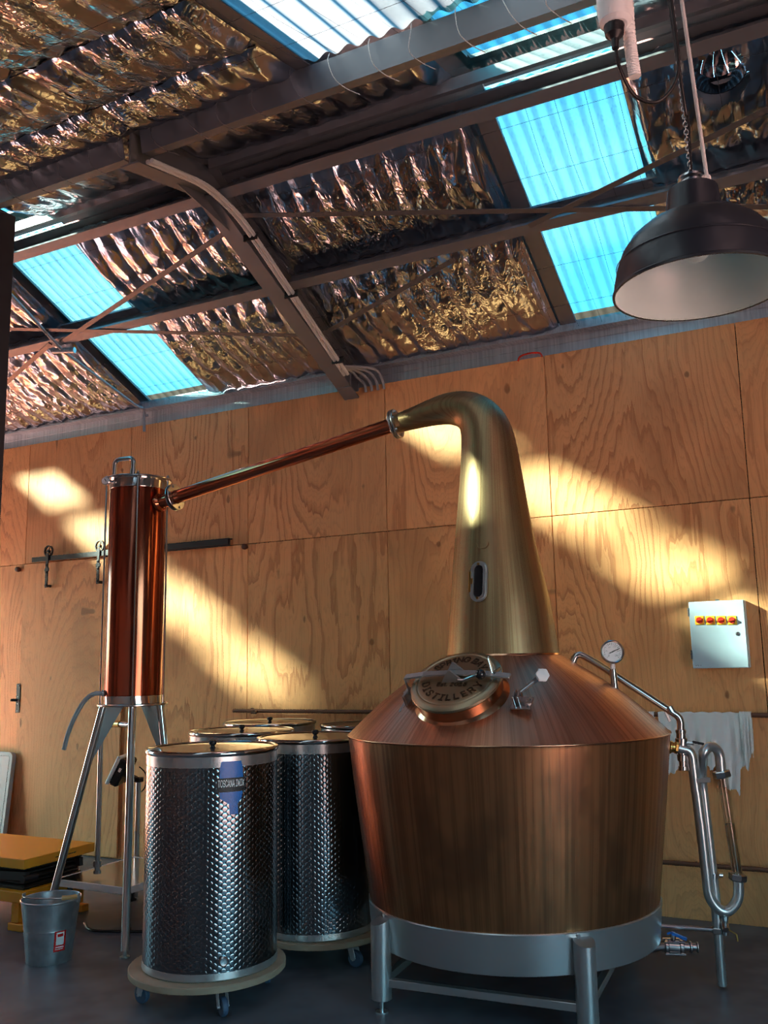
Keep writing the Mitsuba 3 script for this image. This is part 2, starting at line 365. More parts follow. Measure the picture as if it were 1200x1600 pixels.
part(w, 'translucent_sheet', corrugated(0.80, 2.10, -2.36, YB - .1, sn, 0.010, 0.115, 0.015), 'm_skylight_clear', True)

# foil blankets, sagging between the purlins and pinched along the ribs of the sheet
def foil(x0, x1, y0, y1, s, seed, res=0.014, hole=None):
    nx, ny = max(3, int((x1 - x0) / res)), max(3, int(abs(y1 - y0) / res * 1.0))
    X, Y = np.meshgrid(np.linspace(x0, x1, nx), np.linspace(y0, y1, ny), indexing='ij')
    u = (Y - y0) / (y1 - y0); e = np.minimum(np.minimum(X - x0, x1 - X) / 0.06, 1)
    P = np.stack([X, Y, 0 * X + seed * 7.7], -1)
    wob = meshkit.fbm(P * [1.6, 2.5, 1], 3, seed) - .5
    rib = np.abs(np.sin(PI * (X + 0.05 * wob + 0.02 * np.sin(9 * Y)) / 0.153))
    sag = 0.045 * np.sin(PI * np.clip(u, 0, 1)) ** 0.6 + 0.017 * rib ** 0.8 * (0.55 + np.sin(PI * u)) + 0.03 * wob * np.sin(PI * u)
    r1 = 1 - np.abs(meshkit.fbm(P * [9, 5, 1], 3, seed + 3) - .5) * 2
    r2 = 1 - np.abs(meshkit.fbm(P * [24, 13, 1], 2, seed + 9) - .5) * 2
    edge = 0.35 + 0.75 * np.abs(2 * u - 1) ** 1.5
    d = (sag + 0.012 * (r1 ** 3) * (0.5 + edge) + 0.0045 * (r2 ** 3) * (0.4 + edge)) * np.clip(e, 0.15, 1) + 0.014
    Z = s(Y, 0) - d
    v = np.stack([X, Y, Z], -1).reshape(-1, 3)
    i, j = np.meshgrid(np.arange(nx - 1), np.arange(ny - 1), indexing='ij'); q = (i * ny + j).ravel()
    f = np.vstack([np.stack([q, q + ny, q + ny + 1], 1), np.stack([q, q + ny + 1, q + 1], 1)])
    if hole is not None:
        c = v[f].mean(1); f = f[np.hypot(c[:, 0] - hole[0], c[:, 1] - hole[1]) > hole[2] * (1 + 0.06 * np.sin(7 * np.arctan2(c[:, 1] - hole[1], c[:, 0] - hole[0])))]
    return trimesh.Trimesh(v, f, process=False)
bays = [(XL, -6.03), (-5.42, -4.5), (-4.5, -2.23), (-1.54, -0.33), (-0.21, 1.33), (2.10, 3.7), (3.7, XR)]
sd = 1
for a, b in bays:
    for y0, y1 in ((-0.06, -0.92), (-0.92, -1.62)):
        far = b < -4.4 or a > 3.6
        part(ce, 'foil_blanket', foil(a, b, y0, y1, sm, sd, 0.06 if far else 0.013, (VX, VY, VR) if a < VX < b and y0 < -.5 else None), 'm_foil', True); sd += 1
for a, b in bays:
    part(ce, 'foil_blanket', foil(a, b, -1.80, -2.36, sn, sd, 0.03), 'm_foil', True); sd += 1
nbays = [(XL, -6.03), (-5.42, -2.23), (-1.54, -0.21), (-0.21, 0.76), (2.12, XR)]
for a, b in nbays:
    for y0, y1, rs in ((-2.36, -2.70, .016), (-2.70, -3.16, .016), (-3.16, -3.80, .016), (-3.80, -4.4, .02)):
        part(ce, 'foil_blanket', foil(a, b, y0, y1, sn, sd, rs if -1.6 < a < 0.9 else 0.06), 'm_foil', True); sd += 1
for a, b in ((XL, -6.03), (-6.03, -5.42), (-5.42, -2.23), (-2.23, -1.54), (-1.54, 0.76), (2.12, XR)):
    part(ce, 'foil_blanket', foil(a, b, -4.4, -6.2, sn, sd, .08), 'm_foil', True); part(ce, 'foil_blanket', foil(a, b, -6.2, YB, sn, sd + 1, .1), 'm_foil', True); sd += 2

# purlins: lipped channels on the slope
def purlin(y, s, t, x0, x1, flip=1, d=0.15, w=0.07, top=0.02, name='purlin'):
    th = math.atan(t) * (-1 if s is sm else 1)
    prof = [(0, 0), (w, 0), (w, -.018), (w - .004, -.018), (w - .004, -.004), (.004, -.004), (.004, -d + .004), (w - .004, -d + .004), (w - .004, -d + .018), (w, -d + .018), (w, -d), (0, -d)]
    c, sn_ = math.cos(th), math.sin(th)
    pts = [(y + (q * flip) * c - r * sn_, s(y, top) + (q * flip) * sn_ + r * c) for q, r in prof]
    return alongx(pts, x0, x1)
for x0, x1 in ((XL, -0.33), (-0.21, XR)):
    part(ce, 'purlin', purlin(-0.90, sm, TM, x0, x1, -1), 'm_purlin', False, label='steel purlin across the back slope')
    part(ce, 'purlin', purlin(-1.60, sm, TM, x0, x1, -1), 'm_purlin', False, label='steel purlin just below the ridge')
    part(ce, 'purlin', purlin(-1.80, sn, TN, x0, x1, 1, 0.060, 0.040, .02), 'm_purlin', False)
    part(ce, 'purlin', purlin(-2.37, sn, TN, x0, x1, 1, 0.135), 'm_purlin', False, label='steel purlin overhead on the near slope')
    for y in (-4.4, -6.2, -8.0): part(ce, 'purlin', purlin(y, sn, TN, x0, x1, 1), 'm_purlin', False)
for y in (-3.16, -3.80): part(ce, 'batten', alongx([(y + .07, sn(y + .07, .0095)), (y - .07, sn(y - .07, .0095)), (y - .07, sn(y - .07, .0125)), (y + .07, sn(y + .07, .0125))], XL, XR), 'm_purlin', False)  # unseen above the foil, widened to cast the gaps in the wall sun patches
for y in (-2.70, -3.16, -3.80):
    pts = [(x, y + .012 * math.sin(3 * x + y), sn(y, .030) - .006 * abs(math.sin(x * 10))) for x in np.linspace(-1.54, .76, 40)]
    part(ce, 'foil_cord', tube(pts, .004, 6), 'm_black', True)
part(ce, 'fascia_strip', bx(1.34, 1.445, -1.6, -0.06, 0, 0.003, 0.001).apply_transform(np.array([[1, 0, 0, 0], [0, 1, 0, 0], [0, -TM, 1, sm(0, 0.012)], [0, 0, 0, 1.0]])), 'm_purlin', False)
part(ce, 'fascia_strip', bx(0.755, 0.835, -5.5, -2.36, 0, 0.003, 0.001).apply_transform(np.array([[1, 0, 0, 0], [0, 1, 0, 0], [0, TN, 1, sn(0, 0.016)], [0, 0, 0, 1.0]])), 'm_purlin', False)
# rafters: I beams
def ibeam(x, y0, y1, s, d=0.19, w=0.12, top=0.02):
    def fl_(o0, o1, hw):
        v = [(x + sx * hw, y, s(y, o)) for y in (y0, y1) for o in (o0, o1) for sx in (-1, 1)]
        return trimesh.convex.convex_hull(np.array(v))
    return cat(fl_(top, top + .009, w / 2), fl_(top + d - .009, top + d, w / 2), fl_(top, top + d, .004))
for x in (-0.27, -4.5, 3.7):
    part(ce, 'rafter', ibeam(x, 0.01, YR, sm), 'm_purlin', False, label='steel I beam rafter rising to the ridge' if x == -0.27 else None)
    part(ce, 'rafter', ibeam(x, YR, -2.37 if x == -0.27 else YB, sn), 'm_purlin', False)
hb = trimesh.convex.convex_hull(np.array([(x, y, z) for x in (-.274, -.266) for y, z in ((YR + .28, sm(YR + .28, .2)), (YR - .28, sn(YR - .28, .2)), (YR, ZR - .24), (YR, ZR - .1))]))
part(ce, 'haunch_plate', hb, 'm_purlin', False)
part(ce, 'column_top', cat(bx(-.33, -.21, -.004, .009, 3.46, 3.6), bx(-.276, -.264, -.12, -.004, 3.46, 3.62), bx(-.33, -.21, -.13, -.12, 3.46, 3.6)), 'm_purlin', False)
# flat bracing straps on the underside of the purlins
for (xa, ya), (xb, yb) in (((-2.2, -.99), (-.33, -1.47)), ((-2.6, -1.23), (-.33, -.61)), ((-.21, -1.56), (2.68, -.80)), ((1.45, -1.02), (3.2, -1.44)), ((-.21, -.57), (.95, -.92)), ((-3.2, -.70), (-2.3, -1.0))):
    part(ce, 'brace_strap', bar((xa, ya, sm(ya, .176)), (xb, yb, sm(yb, .176)), 0.034, 0.003, up=(0, TM, 1), bev=.001), 'm_strap', False)
# safety mesh wires under the foil
wires = []
def wire(a, b, r=0.0011): wires.append(tube([a, (np.asarray(a) + b) / 2, b], r, 4, False))
for y in np.arange(-.30, -1.6, -.30): wire((-4.4, y, sm(y, .075)), (3.6, y, sm(y, .075)))
for y in (-2.7, -3.0, -3.3): wire((-1.5, y, sn(y, .09)), (3.6, y, sn(y, .09)))
for x in np.arange(-4.35, 3.6, 0.153):
    wire((x, -.08, sm(-.08, .05)), (x, -.49, sm(-.49, .085))); wire((x, -.49, sm(-.49, .085)), (x, -.9, sm(-.9, .03))); wire((x, -.9, sm(-.9, .03)), (x, -1.25, sm(-1.25, .085))); wire((x, -1.25, sm(-1.25, .085)), (x, -1.6, sm(-1.6, .03)))
    if -1.5 < x: wire((x, -2.38, sn(-2.38, .03)), (x, -2.9, sn(-2.9, .09))); wire((x, -2.9, sn(-2.9, .09)), (x, -3.4, sn(-3.4, .09)))
part(ce, 'safety_mesh', cat(*wires), 'm_dark_steel', True, kind='stuff', label='thin wire mesh holding up the foil')
for x in np.arange(-1.35, 2.1, 0.21):
    jx = 0.03 * rng.standard_normal()
    part(ce, 'wire_tie', tube(spline([(x, -2.40, sn(-2.4, .015)), (x + .01, -2.43, sn(-2.43, .07)), (x + .02 + jx, -2.415, sn(-2.41, .15)), (x + .05 + jx, -2.36, sn(-2.36, .19)), (x + .09 + jx, -2.29, sn(-2.29, .21))], 5), 0.0022 if x > .9 else .0016, 6), 'm_pvc' if x > 0.8 else 'm_strap', True)

# ------------------------------------------------------------------ things on the roof
k = thing('roof_vent', 'black domed roof vent in a ragged foil hole beside the lamp cord', 'roof vent')
nz = unit((0, TM, 1))
part(k, 'throat', put(lathe([(VR, -.035), (VR + .004, -.035), (VR + .004, .10), (VR, .10), (VR, -.035)], 40), frame((VX, VY, sm(VY)), nz)), 'm_black_gloss', 30)
for i in range(14):
    a0 = 2 * PI * i / 14; pts = []
    for j in range(7):
        ph = j / 6 * PI / 2
        for da in (0.0, 0.42):
            a = a0 + da + 0.25 * j / 6; r = 0.155 * math.cos(ph) * (1 if da else 0.97) + 0.012
            pts.append((r * math.cos(a), r * math.sin(a), 0.10 + 0.15 * math.sin(ph)))
    f = []
    for j in range(6): f += [[2 * j, 2 * j + 1, 2 * j + 3], [2 * j, 2 * j + 3, 2 * j + 2]]
    part(k, 'vane', put(trimesh.Trimesh(np.array(pts), np.array(f), process=False), frame((VX, VY, sm(VY)), nz)), 'm_black_gloss', True)
part(k, 'crown', lathe_at([(0, .245), (.05, .24), (.05, .262), (0, .266)], (VX, VY, sm(VY)), nz, 24), 'm_black_gloss')

k = thing('electrical_conduit', 'two pale plastic conduits strapped along the rafter down to the wall', 'conduit')
for dx in (0, .028):
    pts = [(-.155 + dx, -2.36, sn(-2.36, .222)), (-.16 + dx, YR - .14, sn(YR - .14, .225)), (-.15 + dx, YR + .16, sm(YR + .16, .222)), (-.185 + dx, -.26, sm(-.26, .225))]
    part(k, 'pipe', pipe(pts, 0.0125, 0.12, 12), 'm_pvc')
for i, (x1, x2) in enumerate(((-.19, -.15), (-.175, -.10), (-.16, -.05), (-.15, .0))):
    z = sm(-.26, .225) + .01 * (i % 2)
    part(k, 'cable', tube(spline([(-.185 + .01 * i, -.33, sm(-.33, .23) + .012 * (i % 2)), (-.17 + .02 * i, -.20, 3.555 + .006 * i), (x2 - .02, -.09, 3.53 + .012 * i), (x2, -.03, 3.50), (x2 + .005, -.012, 3.44)], 7), 0.010, 10), 'm_pvc_grey')
for y in (-.4, -1.0, -1.45): part(k, 'tie', bx(-.205, -.105, y - .006, y + .006, sm(y, .245) , sm(y, .205)), 'm_black', False)
k = thing('electrical_conduit', 'thin grey conduit running down beside the left skylight to the wall', 'conduit')
part(k, 'pipe', pipe([(-2.22, -1.58, sm(-1.58, .15)), (-2.22, -.95, sm(-.95, .205)), (-2.20, -.14, sm(-.14, .10)), (-2.23, -.05, 3.62), (-2.235, -.03, 3.42)], 0.013, 0.05, 10), 'm_pvc_grey')
part(k, 'bracket', cyl((-2.30, -.97, sm(-.97, .205)), (-2.12, -.93, sm(-.93, .20)), .022, 14), 'm_galvanized')
part(k, 'saddle', bx(-2.26, -2.20, -.045, -.02, 3.545, 3.565), 'm_galvanized', False)
k = thing('steel_post', 'dark steel post cropped by the left edge of the picture', 'post')
part(k, 'shaft', bx(-1.60, -1.495, -2.16, -2.04, 0.0, sn(-2.1, .10)), 'm_dark_steel', False)
part(k, 'conduit_box', put(lathe([(0, 0), (.045, 0), (.045, .03), (.04, .035), (0, .035)], 24), frame((-1.535, -2.16, 4.03), (0, -1, 0))), 'm_pvc_grey')

# pendant lamp, its supply and its cords
LX, LY, LZ = 2.588, -3.240, 2.455
k = thing('pendant_lamp', 'black dome pendant lamp with white inside hanging from chain and cord', 'lamp')
dome = [(.225, 0), (.2255, .006), (.222, .03), (.212, .075), (.197, .115), (.172, .152), (.135, .183), (.098, .200), (.076, .207)]
part(k, 'shade', lathe_at(dome, (LX, LY, LZ), n=72), 'm_lamp_black', 40)
part(k, 'shade_lining', lathe_at([(r - .003, z - .0005) for r, z in dome[:-1]] + [(.0, .196)], (LX, LY, LZ), n=72), 'm_white_enamel', 40, label='white enamel inside of the shade')
part(k, 'rim', lathe_at([(.222, -.002), (.228, -.002), (.2285, .004), (.226, .007), (.222, .004)], (LX, LY, LZ), n=72), 'm_lamp_black')
part(k, 'bead', lathe_at([(.2125, .078), (.2145, .080), (.2125, .083)], (LX, LY, LZ), n=72), 'm_lamp_black')
part(k, 'neck', lathe_at([(.078, .203), (.076, .21), (.066, .285), (.06, .29), (.0, .29)], (LX, LY, LZ)), 'm_lamp_black')
part(k, 'cap', lathe_at([(0, .288), (.030, .288), (.034, .295), (.030, .312), (.036, .318), (.036, .324), (.0, .330)], (LX, LY, LZ), n=28), 'm_stainless', label='chrome cap')
part(k, 'clamp', cat(rbox(.022, .022, .035, .003, (LX + .038, LY + .012, LZ + .305))), 'm_white', False)
part(k, 'bulb', cat(at(trimesh.creation.icosphere(3, .035), LX, LY, LZ + .115), cyl((LX, LY, LZ + .14), (LX, LY, LZ + .196), .02)), 'm_white_enamel')
top = V(LX - .03, LY - .05, sn(LY - .05, .02))
part(k, 'chain', cat(*[put(trimesh.creation.torus(.006, .0016, 10, 6), frame(V(LX, LY, LZ + .335) + (top - V(LX, LY, LZ + .335)) * (j + .5) / 110, (1, 0, 0) if j % 2 else (0, 1, 0), (0, 0, 1)) @ np.diag([1.3, 1, 1, 1.])) for j in range(110)]), 'm_stainless', True)
part(k, 'tube', tube([(LX + .040, LY + .010, LZ + .30), (LX + .012, LY - .02, LZ + .9), (LX - .02, LY - .05, sn(LY - .05, .03))], .0055, 10), 'm_pvc', label='thin white suspension tube')
SX, SY, SZ = 2.453, -3.475, 3.11
cord = spline([(SX, SY, SZ - .02), (SX + .004, SY + .015, SZ - .09), (SX + .03, SY + .07, SZ - .15), (SX + .085, SY + .10, SZ - .165), (SX + .135, SY + .11, SZ - .10), (SX + .142, SY + .08, SZ + .02), (SX + .128, SY + .02, SZ + .3), (SX + .125, SY + .05, SZ + .32), (SX + .132, SY + .09, SZ + .1), (LX + .004, LY - .05, SZ - .15), (LX + .004, LY - .006, LZ + .5), (LX, LY, LZ + .325)], 10)
part(k, 'cord', tube(cord, .0048, 10), 'm_black', label='black supply cord')
k = thing('socket_outlet', 'white hanging socket with a black plug pushed in', 'socket')
part(k, 'housing', lathe_at([(0, .02), (.030, .02), (.042, .03), (.046, .06), (.046, .20), (.036, .22), (.014, .23), (.014, sn(SY, .02) - SZ), (0, sn(SY, .02) - SZ)], (SX + .005, SY, SZ), n=32), 'm_white')
part(k, 'plug', lathe_at([(0, -.045), (.009, -.045), (.011, -.02), (.024, -.005), (.027, .02), (.022, .026), (0, .026)], (SX, SY, SZ), n=24), 'm_black')
k2 = thing('flexible_conduit', 'white ribbed flexible conduit end dangling beside the socket', 'conduit')
pts = spline([(SX + .032, SY + .055, sn(SY, .03)), (SX + .032, SY + .05, SZ + .3), (SX + .030, SY + .045, SZ + .02), (SX + .034, SY + .062, SZ - .10)], 60)
part(k2, None, tube(pts, .0155 + .0014 * np.sign(np.sin(np.arange(len(pts)) * PI / 2 + .3)), 16), 'm_white')

# ------------------------------------------------------------------ on the wall
d1 = struct('door_1', 'plywood sliding barn door on a black steel rail')
part(d1, 'leaf', bx(-3.585, -2.42, -.020, -.003, .012, 2.395, .0015), 'm_plywood', False)
part(d1, 'rail', bx(-3.45, -1.345, -.060, -.050, 2.402, 2.444, .001), 'm_black_iron', False)
part(d1, 'rail', bx(-2.62, -1.345, -.050, 0.0, 2.444, 2.452, .001), 'm_black_iron', False)
part(d1, 'rail', bx(-2.62, -1.345, -.036, -.028, 2.392, 2.444, .001), 'm_black_iron', False)
for x in (-3.40, -2.9, -2.5, -1.9, -1.40): part(d1, 'spacer', cyl((x, -.05, 2.424), (x, 0, 2.424), .011, 12), 'm_black_iron')
for x in (-3.255, -2.665):
    h = part(d1, 'hanger', cat(bar((x, -.068, 2.47), (x, -.068, 2.17), .008, .030, up=(1, 0, 0)), *[put(lathe([(0, 0), (.011, 0), (.011, .006), (0, .008)], 10), frame((x, -.072, z), (0, -1, 0))) for z in (2.19, 2.30, 2.36)], rbox(.052, .010, .03, .004, (x, -.068, 2.325)), cyl((x, -.066, 2.186), (x, -.018, 2.186), .012, 12)), 'm_black_iron', False)
    ww = cat(put(lathe([(.040, -.009), (.049, -.009), (.046, 0), (.049, .009), (.040, .009), (.040, -.009)], 32), frame((x, -.055, 2.487), (0, 1, 0))), cyl((x, -.068, 2.487), (x, -.042, 2.487), .012, 14), *[bar((x, -.055, 2.487), V(x, -.055, 2.487) + .042 * V(math.sin(a), 0, math.cos(a)), .008, .007, up=(0, 1, 0)) for a in (0.3, 2.39, 4.49)])
    scene[h + '__wheel'] = mikit.ply(ww, 'm_black_iron', smooth=30)
for x, z, lab in ((-3.665, 2.357, 'small brown rubber door stop left of the sliding door'), (-1.215, 2.378, 'small brown rubber door stop right of the rail end')):
    k = thing('door_stop', lab, 'door stop')
    part(k, None, put(lathe([(0, 0), (.018, 0), (.022, .012), (.022, .03), (.017, .038), (0, .04)], 18), frame((x, 0, z), (0, -1, 0))), 'm_brown_rubber')
k = thing('door_bolt', 'dark steel slide bolt plate on the plywood by the door edge', 'bolt')
part(k, 'plate', bx(-3.607, -3.560, -.026, -.0205, 1.115, 1.360), 'm_black_iron', False)
part(k, 'knob', cyl((-3.60, -.024, 1.222), (-3.625, -.065, 1.222), .012, 14, .003), 'm_black_iron')
for z in (1.13, 1.19, 1.25, 1.345): part(k, 'screw', put(lathe([(0, 0), (.006, 0), (.004, .003), (0, .003)], 10), frame((-3.583, -.026, z), (0, -1, 0))), 'm_stainless')

k = thing('electrical_cabinet', 'pale grey wall cabinet with four red and yellow rotary switches', 'electrical cabinet')
X0, X1, ZB, ZT, D = 2.024, 2.331, 1.414, 1.800, .105
part(k, 'body', bx(X0, X1, -D + .016, 0.0, ZB, ZT, .004), 'm_cabinet', False)
dd = part(k, 'door', bx(X0 + .001, X1 - .001, -D, -D + .0155, ZB + .001, ZT - .001, .004), 'm_cabinet', False)
for z in (ZT - .085, ZB + .055): scene[numbered(dd + '__hinge')] = mikit.ply(bx(X0 - .006, X0 + .003, -D - .002, -D + .02, z, z + .05, .002), 'm_dark_grey', smooth=False)
scene[dd + '__lock'] = mikit.ply(cat(put(lathe([(0, 0), (.011, 0), (.011, .005), (.007, .006), (.006, .002), (0, .002)], 20), frame((2.283, -D, 1.607), (0, -1, 0))), rbox(.003, .004, .008, .001, (2.283, -D - .003, 1.607))), 'm_stainless', smooth=30)
part(k, 'lug', bx(2.168, 2.190, -.045, -.03, ZT, ZT + .012), 'm_stainless', False)
for x in (2.040, 2.053, 2.066): part(k, 'mark', bx(x, x + .005, -D - .0008, -D, 1.428, 1.432, .0002), 'm_dark_grey', False)
for i in range(4):
    x = 2.082 + .0592 * i; z = 1.690 - .002 * i
    sw = part(k, 'switch', bx(x - .026, x + .026, -D - .008, -D, z - .026, z + .026, .004), 'm_switch_yellow', False, label='red handled rotary switch on a yellow plate')
    scene[sw + '__dial'] = mikit.ply(cat(put(lathe([(0, 0), (.019, 0), (.018, .012), (0, .012)], 24), frame((x, -D - .008, z), (0, -1, 0))), rbox(.012, .018, .036, .003, (x, -D - .024, z)).apply_transform(trimesh.transformations.rotation_matrix(1.35, (0, 1, 0), (x, -D - .024, z)))), 'm_switch_red', smooth=30)

k = thing('wall_pipe', 'brown steel pipe rail along the wall behind drums and cloth', 'pipe')
part(k, 'pipe', cyl((-1.27, -.07, 1.150), (4.3, -.07, 1.150), .014, 14), 'm_rust_pipe')
for x in (-1.15, .4, 1.65, 3.0): part(k, 'bracket', cat(cyl((x, -.07, 1.15), (x, 0, 1.15), .006, 10), put(lathe([(0, 0), (.02, 0), (.02, .004), (0, .004)], 16), frame((x, 0, 1.15), (0, -1, 0)))), 'm_rust_pipe')
part(k, 'tap', cat(cyl((-1.05, -.07, 1.15), (-1.05, -.12, 1.14), .008, 10), rbox(.05, .014, .014, .003, (-1.05, -.125, 1.14))), 'm_brown_rubber', False)
k = thing('wall_pipe', 'lower brown pipe along the wall behind the sight glass', 'pipe')
part(k, 'pipe', cyl((.5, -.06, .312), (4.3, -.06, .318), .013, 14), 'm_rust_pipe')
for x in (.9, 1.95, 3.0): part(k, 'bracket', cyl((x, -.06, .314), (x, 0, .314), .006, 10), 'm_rust_pipe')

def hung_cloth(x0, x1, zf, zb, seed, yc=-.07, zc=1.165):
    nu, nv = 90, 60; P = []
    for i in range(nu):
        u = i / (nu - 1); x = x0 + (x1 - x0) * u
        front = zf(u) + .012 * math.sin(60 * u + seed) * (.4 + .6 * math.sin(23 * u) ** 2) + .01 * rng.standard_normal() * .5
        back = zb(u)
        for j in range(nv):
            s = (j / (nv - 1) * 2 - 1); l = abs(s)
            dz = (zc - front if s < 0 else zc - back) * max(0, l - .04) / .96
            side = -1 if s < 0 else 1
            fold = .018 * math.sin(19 * u + 1.7 * math.sin(5 * u + seed)) * min(1, dz * 4) + .010 * math.sin(47 * u + seed + 3 * dz)* min(1, dz * 5)
            y = yc + side * .018 * min(1, l / .04) + side * .008 * dz + fold * (1 if s < 0 else .25) - (0.012 * min(1, dz * 6) if s < 0 else 0)
            P.append((x + .02 * math.sin(8 * dz + seed) * dz, min(y, -.004), zc + .0025 * math.sin(40 * u) - dz))
    q = (np.arange(nu - 1)[:, None] * nv + np.arange(nv - 1)[None]).ravel()
    return trimesh.Trimesh(np.array(P), np.vstack([np.stack([q, q + nv, q + nv + 1], 1), np.stack([q, q + nv + 1, q + 1], 1)]), process=False)
k = thing('cloth', 'crumpled white muslin cloth hanging over the wall pipe by the cabinet', 'cloth')
part(k, 'front_fold', hung_cloth(1.805, 2.285, lambda u: .80 + .06 * math.sin(3 * u) - (.10 if u > .72 and u < .9 else 0) + (.05 if u > .9 else 0), lambda u: .92, 1.0), 'm_cloth', True)
part(k, 'side_fold', hung_cloth(2.255, 2.318, lambda u: .90 + .05 * math.sin(9 * u), lambda u: .95, 2.0, yc=-.085, zc=1.17), 'm_cloth', True)
k = thing('cloth', 'second narrow white cloth tail dangling behind the still', 'cloth')
part(k, None, hung_cloth(1.70, 1.782, lambda u: .70 - .06 * u, lambda u: .9, 4.0), 'm_cloth', True)

# ------------------------------------------------------------------ the pot still
K0 = V(KX, KY, 0); RK = V(.9411, .3381, 0); VK = V(-.3381, .9411, 0)
def onK(s, z, off=0.0): return K0 + RK * s - VK * off + V(0, 0, z)
st = thing('pot_still', 'large copper pot still with swan neck, standing on stainless legs', 'pot still')
part(st, 'body', lathe_at([(0, .36), (.62, .37), (.668, .395), (.672, .41), (.705, .66), (.737, .90), (.763, 1.125), (.766, 1.139)], K0, n=96), 'm_copper_body', 30)
sh = [(.767, 1.139)] + [(.765 - .492 * t + .012 * math.sin(PI * t), 1.143 + .366 * t + .020 * math.sin(PI * t)) for t in np.linspace(0, 1, 14)]
part(st, 'shoulder', lathe_at(sh, K0, n=96), 'm_copper_shoulder', 40)
part(st, 'seam_rim', lathe_at([(.764, 1.1375), (.768, 1.1365), (.7695, 1.140), (.768, 1.144), (.763, 1.144)], K0, n=96), 'm_copper_rim', True)
# swan neck
ND = unit(V(-.945, -1.5, 0) - K0)
def nk(s, z): return K0 + ND * s + V(0, 0, z)
ctrl = [(0, 1.505, .275), (.002, 1.63, .262), (.004, 1.754, .247), (.012, 1.90, .226), (.018, 2.042, .205), (.022, 2.22, .181), (.024, 2.386, .161), (.028, 2.52, .146), (.034, 2.60, .137), (.052, 2.672, .127), (.092, 2.735, .112), (.152, 2.776, .098), (.23, 2.793, .085), (.32, 2.788, .073), (.42, 2.7715, .061), (.50, 2.758, .0535), (.535, 2.752, .051)]
c = spline([(a, b, r) for a, b, r in ctrl], 6)
part(st, 'swan_neck', tube([nk(a, b) for a, b, _ in c], c[:, 2], 72, False), 'm_copper_neck', True, label='tall brassy copper swan neck')
part(st, 'neck_collar', lathe_at([(.268, 1.500), (.279, 1.499), (.281, 1.506), (.276, 1.514)], K0, n=72), 'm_copper_rim')
AD = unit(ND * 1.468 + V(0, 0, -.271))
def arm(t): return nk(.535, 2.752) + AD * t
part(st, 'lyne_arm', tube([arm(.0), arm(.7), arm(1.478)], .0395, 36), 'm_copper_bright', True, label='polished reddish copper lyne arm')
def flange(hold, c, d, r, gap=.006):
    for sgn in (-1, 1):
        f = part(hold, 'flange', put(lathe([(.038, 0), (r, 0), (r + .001, .002), (r + .001, .009), (r - .001, .011), (.042, .011)], 40), frame(c + d * sgn * gap / 2, d * sgn)), 'm_stainless')
        for i in range(6):
            a = PI / 6 + i * PI / 3; M = frame(c + d * sgn * gap / 2, d * sgn)
            o = (M @ V(math.cos(a) * (r - .014), math.sin(a) * (r - .014), .011, 1))[:3]
            scene[numbered(f + '__bolt')] = mikit.ply(hexnut(o, d * sgn, .008, .007), 'm_stainless', smooth=False)
flange(st, arm(.012), AD, .079)
# oval sight window on the neck
wo = V(1.307, -1.632, 1.856); wn = unit((-.05, -.976, .16)); wx = unit(np.cross((0, 0, 1), wn)); WM = frame(wo - wn * .004, wn, wx)
oval = sbox(-.001, -.055, .001, .055).buffer(.036); inn = sbox(-.001, -.055, .001, .055).buffer(.0235)
wf = part(st, 'window_frame', put(cat(extr(oval.difference(inn), .016), at(extr(oval.buffer(.008).difference(oval.buffer(-.004)), .006), 0, 0, .001)), WM), 'm_stainless_satin', False)
scene[wf + '__glass'] = mikit.ply(put(extr(inn, .006), WM), 'm_black_gloss', smooth=False)
for z in (-.083, .083): scene[numbered(wf + '__bolt')] = mikit.ply(put(hexnut((0, z, .014), (0, 0, 1), .007, .006), WM), 'm_brass', smooth=False)
part(st, 'window_hinge', put(cat(rbox(.014, .10, .016, .003, (-.044, 0, .006)), rbox(.022, .03, .010, .002, (-.036, .0, .012))), WM), 'm_brass', False)
lip = [V(1.326 + .205 * math.sin(a) , -1.393 - .209 * math.cos(a), 2.045 - .030 * math.sqrt(max(0, 1 - ((a + .035) / .16) ** 2))) for a in np.linspace(-.195, .125, 15)]
part(st, 'patch_lip', tube(lip, .0028, 8), 'm_copper_neck')
# manway
MA = math.radians(-91.5); er = V(math.cos(MA), math.sin(MA), 0)
mn = unit(er * .366 + V(0, 0, .492)); mo = K0 + er * .522 + V(0, 0, 1.143 + .366 * (.765 - .522) / .492 + .012)
mu = unit(np.cross((0, 0, 1), er)); MM = frame(mo, mn, mu) @ np.diag([1.05, 1.05, 1.05, 1.0])           # x to the right of the picture, y up the shoulder
def M_(m): return put(m, MM)
mw = part(st, 'manway_collar', M_(lathe([(.165, -.03), (.212, -.02), (.20, -.004), (.186, .012), (.184, .048), (.19, .052), (.19, .058), (.17, .058)], 64)), 'm_copper_rim')
ml = part(st, 'manway_lid', M_(lathe([(0, .092), (.06, .0915), (.14, .088), (.158, .086), (.164, .0835), (.170, .0865), (.184, .084), (.196, .076), (.198, .068), (.194, .062), (.17, .060), (0, .060)], 72)), 'm_copper_lid', 25, label='round domed manway lid with raised lettering')
